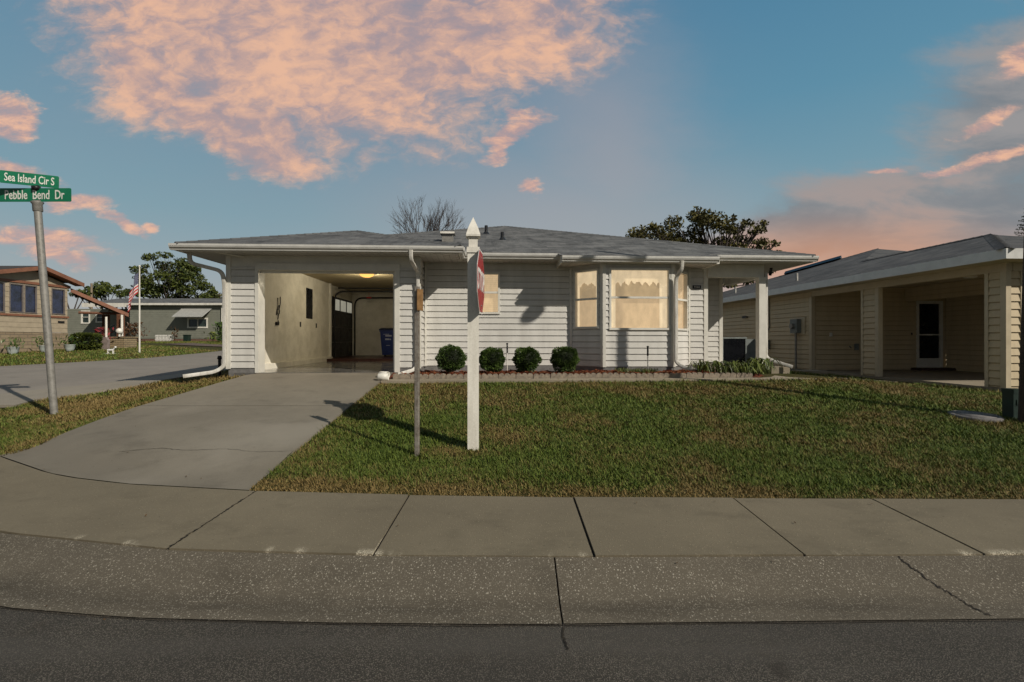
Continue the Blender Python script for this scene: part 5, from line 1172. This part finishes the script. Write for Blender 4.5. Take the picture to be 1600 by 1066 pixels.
# tree behind the tan house gap
leafy_tree('broadleaf_tree', 'yellow green tree showing above the brown carport roof', 48, 112, 2.2, [(108,452,9,5),(116,456,9,5),(124,459,9,4)], pine_leaf, .14, 500, 36, .25)
# bare tree
def bare(name, label, D, cx, seed, spread, top):
    rs = random.Random(seed); bx = (cx-800)/750*D; zg = tz(bx, D); t_ = thing(name, label, 'tree', (bx, D, zg), 'W'); tr = MB(); cr_ = MB()
    tr.tube([(bx, D, zg-.2), (bx, D, zg+2.2), (bx+.05, D, 4.4)], [.2,.16,.13], 8); part('trunk', tr, twig_m, t_)
    def grow(p, d, L, r_, lev):
        q = p+d*L*.5+Vector((rs.uniform(-1,1), rs.uniform(-1,1), rs.uniform(-.3,1)))*L*.06; e = p+d*L
        cr_.tube([p, q, e], [r_, r_*.8, r_*.55], 4 if lev else 5, cap=False)
        if lev >= 4: return
        for _ in range(rs.choice([3,3,4])):
            nd = (d+Vector((rs.uniform(-1,1), rs.uniform(-1,1), rs.uniform(-.1,.9)))*.55).normalized(); grow(p+d*L*rs.uniform(.45,1), nd, L*rs.uniform(.5,.72), r_*.55, lev+1)
    for i in range(14):
        an = (i/13-.5)*2*spread; grow(Vector((bx+rs.uniform(-.3,.3), D+rs.uniform(-.3,.3), 3.75)), Vector((math.sin(an), rs.uniform(-.25,.25), math.cos(an))).normalized(), top*rs.uniform(.36,.62), .034, 0)
    part('branches', cr_, twig_m, t_)
bare('bare_tree', 'leafless twiggy tree behind the main roof beside the white post', 25, 668, 42, .62, 3.3)
# norfolk pine at the right edge
def conifer(D, cx, toppy, label):
    bx = (cx-800)/750*D; zg = tz(bx, D); t_ = thing('conifer_tree', label, 'tree', (bx, D, zg), 'W'); zt = (531-toppy)/750*D; m_ = MB(); m_.tube([(bx,D,zg-.2),(bx,D,zt)], [.18,.02], 8); pts = []
    g_ = np.random.default_rng(9); z = 1.2
    while z < zt:
        L = (zt-z)*.30+.15
        for k in range(9):
            an = k*.698+z; e = Vector((bx+math.cos(an)*L, D+math.sin(an)*L, z+L*.22)); m_.tube([(bx,D,z), e], [.025,.008], 4, cap=False)
            for s__ in np.linspace(.15,1,14): 
                for _ in range(3): pts.append(np.array((bx,D,z))*(1-s__)+np.array(e)*s__+g_.normal(0,.03,3))
        z += .30
    part('trunk', m_, bark_m, t_); C = np.array(pts); part('crown', mesh_np('crown', leaves_np(C, .075*(.7+.6*g_.random(len(C))), seed=4, aspect=3.5)-np.array([bx,D,zg])), pine_leaf, t_)
conifer(34, 1618, 300, 'dark tiered conifer at the far right edge above the neighbour roof')
# ------------------------------------------------------------ far left: grey mobile home
gh = thing('mobile_home', 'long grey green sided mobile home with red brick skirting across the side road', 'house', (-30,42,-.15), 'W')
YG = 42.0
def gx_(p, D=YG): return (p-800)/750*D
m_ = MB(); kw = dict(mi_b=0, zref=.2, c=.17, dep=.018)
x0w, x1w = gx_(203), gx_(520)
wall(m_, (0,YG),(1,0),(0,-1), x0w, x1w, .10, 3.0, holes=[(gx_(293),gx_(325),1.02,1.92)], **kw)
wall(m_, (0,YG+3),(1,0),(0,-1), gx_(95,YG+3), x0w, .10, 2.9, holes=[(gx_(127,YG+3),gx_(141,YG+3),2.0-.5,2.75),(gx_(150,YG+3),gx_(166,YG+3),1.6,2.6)], **kw)
m_.box(x0w,x0w+.12,YG+.13,YG+2.99,.10,3.0,0)
part('wall', m_, [grey_siding, grey_siding], gh)
m_ = MB(); m_.box(x0w,x1w,YG+.02,YG+.2,-.4,.099); m_.box(gx_(95,YG+3),x0w-.01,YG+3.02,YG+3.2,-.4,.099); part('brick_skirt', m_, brick_skirt, gh)
for (a, b, z0_, z1_, yy) in [(gx_(293),gx_(325),1.02,1.92,YG),(gx_(127,YG+3),gx_(141,YG+3),1.5,2.75,YG+3),(gx_(150,YG+3),gx_(166,YG+3),1.6,2.6,YG+3)]:
    hwindow(gh, (0,yy),(1,0),(0,-1), a, b, z0_, z1_, white_vinyl, green_pane, None, sash=yy > YG, fw=.12, proud=.05, mull=1 if yy == YG else 0)
m_ = MB(); roofpoly(m_, [(x0w-3.9,YG-.35,3.18),(x1w,YG-.35,3.18),(x1w,YG+4.2,3.98),(x0w-4.4,YG+4.2,3.98)], (1,0,0)); roofpoly(m_, [(x0w-4.4,YG+4.2,3.98),(x1w,YG+4.2,3.98),(x1w,YG+9,3.1),(x0w-4.4,YG+9,3.1)], (1,0,0)); part('roof', m_, roof_m, gh)
m_ = MB(); m_.box(x0w,x1w,YG-.37,YG-.33,3.02,3.19); m_.box(x0w-3.9,x0w-.02,YG-.36,YG-.33,2.85,3.19); m_.box(x0w,x1w,YG-.33,YG,3.0,3.03); part('fascia', m_, white_vinyl, gh)
m_ = MB(); m_.tube([(gx_(348),YG-.1,3.0),(gx_(348),YG-.1,.1)], .07, 8); part('downspout', m_, white_vinyl, gh)
m_ = MB(); a, b = gx_(281), gx_(332); c, d = gx_(283.5), gx_(329)
m_.raw([(a+.25,YG-.02,2.78),(b-.0,YG-.02,2.78),(d-.1,YG-1.0,1.98),(c-.15,YG-1.0,1.98),(a+.25,YG-.02,2.74),(b,YG-.02,2.74),(d-.1,YG-1.0,1.94),(c-.15,YG-1.0,1.94)], [(0,3,2,1),(4,5,6,7),(0,1,5,4),(1,2,6,5),(2,3,7,6),(3,0,4,7)])
for i in range(14):
    s_ = i/14; m_.raw([( (a+.25)*(1-s_)+b*s_, YG-.02, 2.80), ((a+.25)*(1-s_)+b*s_+.05, YG-.02, 2.80), ((c-.15)*(1-s_)+(d-.1)*s_+.05, YG-1.0, 2.0), ((c-.15)*(1-s_)+(d-.1)*s_, YG-1.0, 2.0)], [(0,3,2,1)])
part('window_awning', m_, M('aluminium_awning', (.36,.36,.34), .5, .08, 6, .1), gh)
m_ = MB()
for (u, z_) in [(248,3.35),(296,3.35)]: m_.box(gx_(u)-.18,gx_(u)+.18,YG+1.2,YG+1.5,z_,z_+.4)
m_ = MB(); 
for k_ in range(12): m_.box(gx_(259)+k_*.125,gx_(259)+k_*.125+.05,YG-1.2,YG-1.15,-.12,.42)
m_.box(gx_(258),gx_(286),YG-1.21,YG-1.19,.30,.36); m_.box(gx_(258),gx_(286),YG-1.21,YG-1.19,.0,.06)
solo('picket_fence', m_, white_sign, 'low white picket border in front of the brick skirting', 'fence', (gx_(270),YG-1.2,-.12), 'W')
m_ = MB(); m_.box(-.2,.2,-.2,.2,0,.5); m_.box(-.23,.23,-.23,.23,.5,.56); solo('green_bin', m_, util_green, 'small dark green bin against the brick skirting of the mobile home', 'bin', (gx_(302),YG-.8,-.12), 'L')
rs2 = [(gx_(273,40.5),YG-1.5,'thin bronze twig plant by the picket border',bronze_leaf,1.3,26), (gx_(333,40.8),YG-1.2,'small yellow green bush near the mobile home corner',lily_leaf,.8,90), (gx_(347,38),YG-4,'tall dark green bush by the white house corner',box_leaf,1.6,420)]
for i, (x_, y_, lab, mt_, h_, n_) in enumerate(rs2): spray('bush', x_, y_, tz(x_, y_), lab, 'bush', mt_, n_, .5 if i else .3, h_, .14, 60+i)
# utility pole far
m_ = MB(); m_.tube([(0,0,-.2),(0,0,6.0)], [.13,.10], 8); solo('wooden_pole', m_, M('pale_wood_pole', (.24,.19,.13), .8, .15), 'short pale wooden pole sticking up behind the brown carport', 'pole', (gx_(143,50),50,tz(gx_(143,50),50)), 'L')
# ------------------------------------------------------------ tan house on the left
th = thing('tan_house', 'tan house with dark sunroom windows and brown carport at the left edge', 'house', (-24,24,-.6), 'W')
def fx(y): return -24.05+.0*(y-24)
m_ = MB(); XF = -24.05; o_, d_, n_ = (XF, 16.0), (0,1), (1,0)
hs = [(5.9,6.75,1.30,2.72),(6.95,7.62,1.32,2.72),(7.66,8.28,1.32,2.72),(9.05,9.80,1.34,2.70)]
wall(m_, o_, d_, n_, 0, 9.95, .38, 2.9, holes=hs, mi_b=0, zref=.38, c=.24, dep=.02)
m_.raw([(XF,21.0,2.9),(XF,26.2,2.9),(XF,23.9,3.56),(XF-.2,21.0,2.9),(XF-.2,26.2,2.9),(XF-.2,23.9,3.56)], [(0,1,2),(0,2,5,3),(1,4,5,2),(3,5,4)])
m_.box(XF-6,XF-.13,25.83,25.95,.38,2.9); part('wall', m_, [M('tan_boards', (.40,.33,.235), .6, .07, 3, .15), cream_trim], th)
m_ = MB(); m_.box(XF-6,XF+.03,16,25.98,-1.1,.36); part('stone_skirt', m_, stone_skirt, th)
m_ = MB(); m_.box(XF-.02,XF+.06,16,26.0,1.16,1.26); m_.box(XF-.02,XF+.06,21.0,26.1,2.78,2.90); part('band_board', m_, redwood, th)
for (u0, u1, z0_, z1_) in hs: hwindow(th, o_, d_, n_, u0, u1, z0_, z1_, M('bronze_window_frame', (.16,.14,.13), .4, .1), blue_pane, None, sash=False, fw=.05, proud=.03)
m_ = MB(); zt = 3.62; e0 = (XF+.45, 21.2, 3.02); pk = (XF+.45, 24.25, 3.74); e1 = (XF+.45, 26.5, 3.12)
for (p, q) in ((e0, pk), (pk, e1)): roofpoly(m_, [p, q, (q[0]-7, q[1], q[2]), (p[0]-7, p[1], p[2])], (1,0,0))
part('roof', m_, M('brown_shingle', (.05,.042,.038), .9, .2, 12, .5), th)
m_ = MB()
for (p, q) in ((e0, pk), (pk, e1)):
    m_.raw([(p[0],p[1],p[2]-.003),(q[0],q[1],q[2]-.003),(q[0],q[1],q[2]-.20),(p[0],p[1],p[2]-.20),(p[0]-.06,p[1],p[2]-.003),(q[0]-.06,q[1],q[2]-.003),(q[0]-.06,q[1],q[2]-.20),(p[0]-.06,p[1],p[2]-.20)], [(0,1,2,3),(7,6,5,4),(0,3,7,4),(1,5,6,2),(3,2,6,7),(0,4,5,1)])
    m_.raw([(p[0]-.06,p[1],p[2]-.17),(q[0]-.06,q[1],q[2]-.17),(q[0]-.5,q[1],q[2]-.17),(p[0]-.5,p[1],p[2]-.17)], [(0,1,2,3)])
part('fascia', m_, redwood, th)
m_ = MB(); m_.box(XF+.02,XF+.05,25.4,25.75,.9,1.0); part('house_number_plate', m_, darkmetal, th)
# brown carport roof (lean-to)
rk = Vector((.76,.65,0)); rg = Vector((-.65,.76,0)); C0 = Vector((-24.05,26.15,2.80)); LR, DR_ = 2.45, 4.6
def CP(u, v, dz=0): p = C0+rk*u+rg*v; return (p.x, p.y, C0.z-.52*u+dz)
def cbox(mb, u0, u1, v0, v1, d0, d1, mi=0): mb.raw([CP(u0,v0,d0),CP(u1,v0,d0),CP(u1,v1,d0),CP(u0,v1,d0),CP(u0,v0,d1),CP(u1,v0,d1),CP(u1,v1,d1),CP(u0,v1,d1)], [(0,3,2,1),(4,5,6,7),(0,1,5,4),(1,2,6,5),(2,3,7,6),(3,0,4,7)], mi)
cp = MB(); cbox(cp, 0, LR, .06, DR_, -.06, 0); part('carport_roof', cp, oldwood, th)
cp = MB(); cbox(cp, 0, LR+.03, 0, .058, -.19, .02); part('carport_fascia', cp, redwood, th)
m_ = MB()
for k in range(8): cbox(m_, .05+k*.31, .12+k*.31, .3, DR_, -.17, -.061)
part('rafter', m_, oldwood, th)
m_ = MB(); p0, p1 = C0+rk*.3+rg*.6, C0+rk*2.4+rg*.6; m_.tube([(p0.x,p0.y,1.52),(p1.x,p1.y,1.52)], .1, 4); part('cross_beam', m_, oldwood, th)
for (x_, y_, z0_) in [(-23.85,28.2,-.5),(-22.25,27.3,.12)]:
    m_ = MB(); m_.box(x_-.13,x_+.13,y_-.13,y_+.13,z0_,1.46); part('carport_post', m_, oldwood, th)
m_ = MB(); m_.box(-22.75,-21.65,26.8,27.7,-.62,.12); m_.box(-22.8,-21.6,26.75,27.75,.12,.18); part('brick_pier', m_, pier_brick, th)
m_ = MB(); m_.tube([(-21.9,26.95,.2),(-21.9,26.95,1.40)], .06, 8); part('white_post', m_, white_vinyl, th)
m_ = MB(); m_.lathe([(.05,0),(.05,.2)], (-21.85,26.72,.18), 10); m_.sphere((-21.85,26.72,.48), .17, 14, 9); solo('globe_lamp', m_, white_vinyl, 'white globe lamp standing on the tan brick pier', 'lamp', (-21.85,26.72,.18), 'W')
# hedge, plants, pots
def hedge(x, y, rx, ry, h_, label, mats, n, seed):
    g_ = np.random.default_rng(seed); t_ = thing('hedge', label, 'hedge', (x, y, tz(x, y)), 'L'); d = g_.normal(size=(n,3)); d /= np.linalg.norm(d, axis=1)[:,None]; d = np.sign(d)*np.abs(d)**.6; C = d*(1-.2*g_.random(n))[:,None]*np.array([rx, ry, h_/2]); C[:,2] += h_/2
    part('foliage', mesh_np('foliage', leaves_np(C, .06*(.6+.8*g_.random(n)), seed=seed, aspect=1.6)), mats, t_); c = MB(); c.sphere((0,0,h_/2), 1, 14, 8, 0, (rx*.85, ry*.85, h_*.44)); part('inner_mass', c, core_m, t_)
hedge(-21.9-.35, 25.1, .62, .6, .9, 'clipped green and bronze hedge at the corner of the tan house', pine_leaf, 2600, 71)
for i, (pxx, D, lab, n, h_) in enumerate([(157,26.2,'bright red leaved shrub left of the brick pier',150,1.15),(207,33,'reddish bronze shrub in front of the grey mobile home',420,1.5)]):
    spray('red_shrub', gx_(pxx, D), D, tz(gx_(pxx, D), D), lab, 'shrub', red_leaf if i == 0 else bronze_leaf, n, .42 if i == 0 else .7, h_, .11, 80+i)
def pot(pxx, D, lab, seed):
    x_ = gx_(pxx, D); z_ = tz(x_, D); t_ = thing('potted_plant', lab, 'potted plant', (x_, D, z_), 'L', 0, 'white pots along the stone skirting')
    m_ = MB(); m_.lathe([(.13,0),(.20,.14),(.23,.32),(.25,.34),(.22,.34),(.20,.28)], (0,0,0), 16); part('pot', m_, M('pale_glazed_pot', (.42,.46,.44), .4, .08), t_)
    g_ = np.random.default_rng(seed); C = np.stack([g_.normal(0,.2,70), g_.normal(0,.2,70), .32+.45*g_.random(70)], 1); part('foliage', mesh_np('foliage', leaves_np(C, .11*(.6+.8*g_.random(70)), seed=seed, aspect=4, up=1.2)), box_leaf, t_)
pot(20, 22.3, 'pale pot with spiky plant, leftmost by the tan stone skirting', 91); pot(70, 23.5, 'pale pot with plant partly behind the leaning sign pole', 92); pot(109, 24.3, 'pale pot with plant at the corner of the stone skirting', 93)
m_ = MB(); m_.prism([(-.22,0),(.22,0),(.24,.5),(.14,.66),(-.12,.68),(-.24,.5)], 1, -.08, .08); solo('standing_stone', m_, M('pink_grey_stone', (.24,.19,.17), .9, .15, 8, .4), 'upright pinkish stone marker near the brick pier', 'stone', (gx_(163,25.5),25.5,tz(gx_(163,25.5),25.5)), 'L')
m_ = MB(); m_.tube([(0,0,0),(0,0,1.75)], .055, 8); solo('white_stake', m_, white_vinyl, 'thin white post rising behind the pinkish stone marker', 'post', (gx_(166,26.2),26.2,tz(gx_(166,26.2),26.2)), 'L')
dg = MB(); dg.tube([(-.14,0,.17),(.0,0,.18),(.12,0,.19)], [.05,.055,.05], 8); dg.tube([(.12,0,.2),(.2,0,.30)], [.035,.03], 6); dg.sphere((.22,0,.31), .05, 8, 6)
for a, b in ((-.12,-.03),(-.12,.03),(.11,-.03),(.11,.03)): dg.tube([(a,b,.16),(a,b,0)], .015, 5)
dg.box(-.3,.3,-.1,.1,-.02,.02)
solo('dog_statue', dg, white_sign, 'tiny white dog statue on the grass before the brick pier', 'statue', (gx_(173,22.5),22.5,tz(gx_(173,22.5),22.5)), 'L')
m_ = MB(); 
for k in range(5): m_.tube([(k*.28,0,k*-.14+.9),(k*.28,0,k*-.14)], .02, 5)
m_.tube([(0,0,.9),(1.12,0,.34)], .03, 5); m_.tube([(0,0,.5),(1.12,0,-.06)], .02, 5); me_ = m_.mesh('step_railing'); me_.transform(Matrix.Rotation(R(180),4,'Z'))
solo('step_railing', me_, darkmetal, 'black sloping stair railing behind the brown carport post', 'railing', (gx_(180,32),32,.1), 'L')
# flag
fp = thing('flagpole', 'slim white pole holding a red and white striped flag', 'flagpole', (gx_(218,23.2),23.2,tz(gx_(218,23.2),23.2)), 'L')
m_ = MB(); m_.tube([(0,0,-.05),(0,0,4.15)], [.04,.028], 10); m_.sphere((0,0,4.18), .05, 8, 6); part('pole', m_, white_vinyl, fp)
fm, t = newmat('striped_flag'); uvn = t.n('ShaderNodeUVMap', out=0); su = t.n('ShaderNodeSeparateXYZ', {0: uvn}, out=None).outputs
stp = t.m('GREATER_THAN', t.m('FRACT', t.m('MULTIPLY', su[1], 6.5)), .5); can = t.m('MULTIPLY', t.m('LESS_THAN', su[0], .42), t.m('GREATER_THAN', su[1], .46))
vs_ = t.n('ShaderNodeTexVoronoi', {'Vector': t.mapv(uvn, sc=(26, 20, 1)), 'Scale': 1.0, 'Randomness': 0.0}, out=0)
blue = t.mix(t.m('LESS_THAN', vs_, .22), (.012,.02,.09,1), (.6,.6,.6,1)); col = t.mix(can, t.mix(stp, (.45,.02,.03,1), (.62,.60,.58,1)), blue); finmat(t, col, .8)
m_ = MB(); NU, NV = 18, 14
def fpnt(i, j):
    u, v = i/NU, j/NV; fold = math.sin(u*9+v*1.5)*.05
    x = -.04-u*.42*(1-.15*v)-.10*(1-v)*u; z = 3.95-(1-v)*.95-u*1.05*(.55+.45*u)+0; return (x+fold*.3, -.03+fold+math.sin(u*16)*.03, z)
for i in range(NU):
    for j in range(NV): m_.face([fpnt(i,j),fpnt(i+1,j),fpnt(i+1,j+1),fpnt(i,j+1)], 0, True, [(i/NU,j/NV),((i+1)/NU,j/NV),((i+1)/NU,(j+1)/NV),(i/NU,(j+1)/NV)])
part('flag', m_, fm, fp)

# fallen leaves scattered on driveway, walk and lawn
def litter(n, seed):
    g_ = np.random.default_rng(seed); C = []
    while len(C) < n:
        x = float(g_.uniform(-6, 8)); y = float(g_.uniform(2.4, 10)) 
        z = DV.ray(x, y); C.append((x, y, z+.012))
    C = np.array(C); S = .011*(.5+g_.random(n)); u = g_.normal(size=(n,3)); u[:,2] *= .25; u /= np.linalg.norm(u, axis=1)[:,None]; v = np.cross(u, np.array([0,0,1.0])); v /= np.linalg.norm(v, axis=1)[:,None]
    return mesh_np('leaf_litter', np.stack([C-S[:,None]*u, C+S[:,None]*.5*v, C+S[:,None]*u, C-S[:,None]*.5*v], 1).reshape(-1,3))
solo('leaf_litter', litter(170, 5), leafm('dry_leaves', (.05,.028,.012), (.17,.09,.035), .8), 'tiny dry fallen leaves strewn over driveway, pavement and lawn', 'leaves', (0,0,0), 'W', kind='stuff')
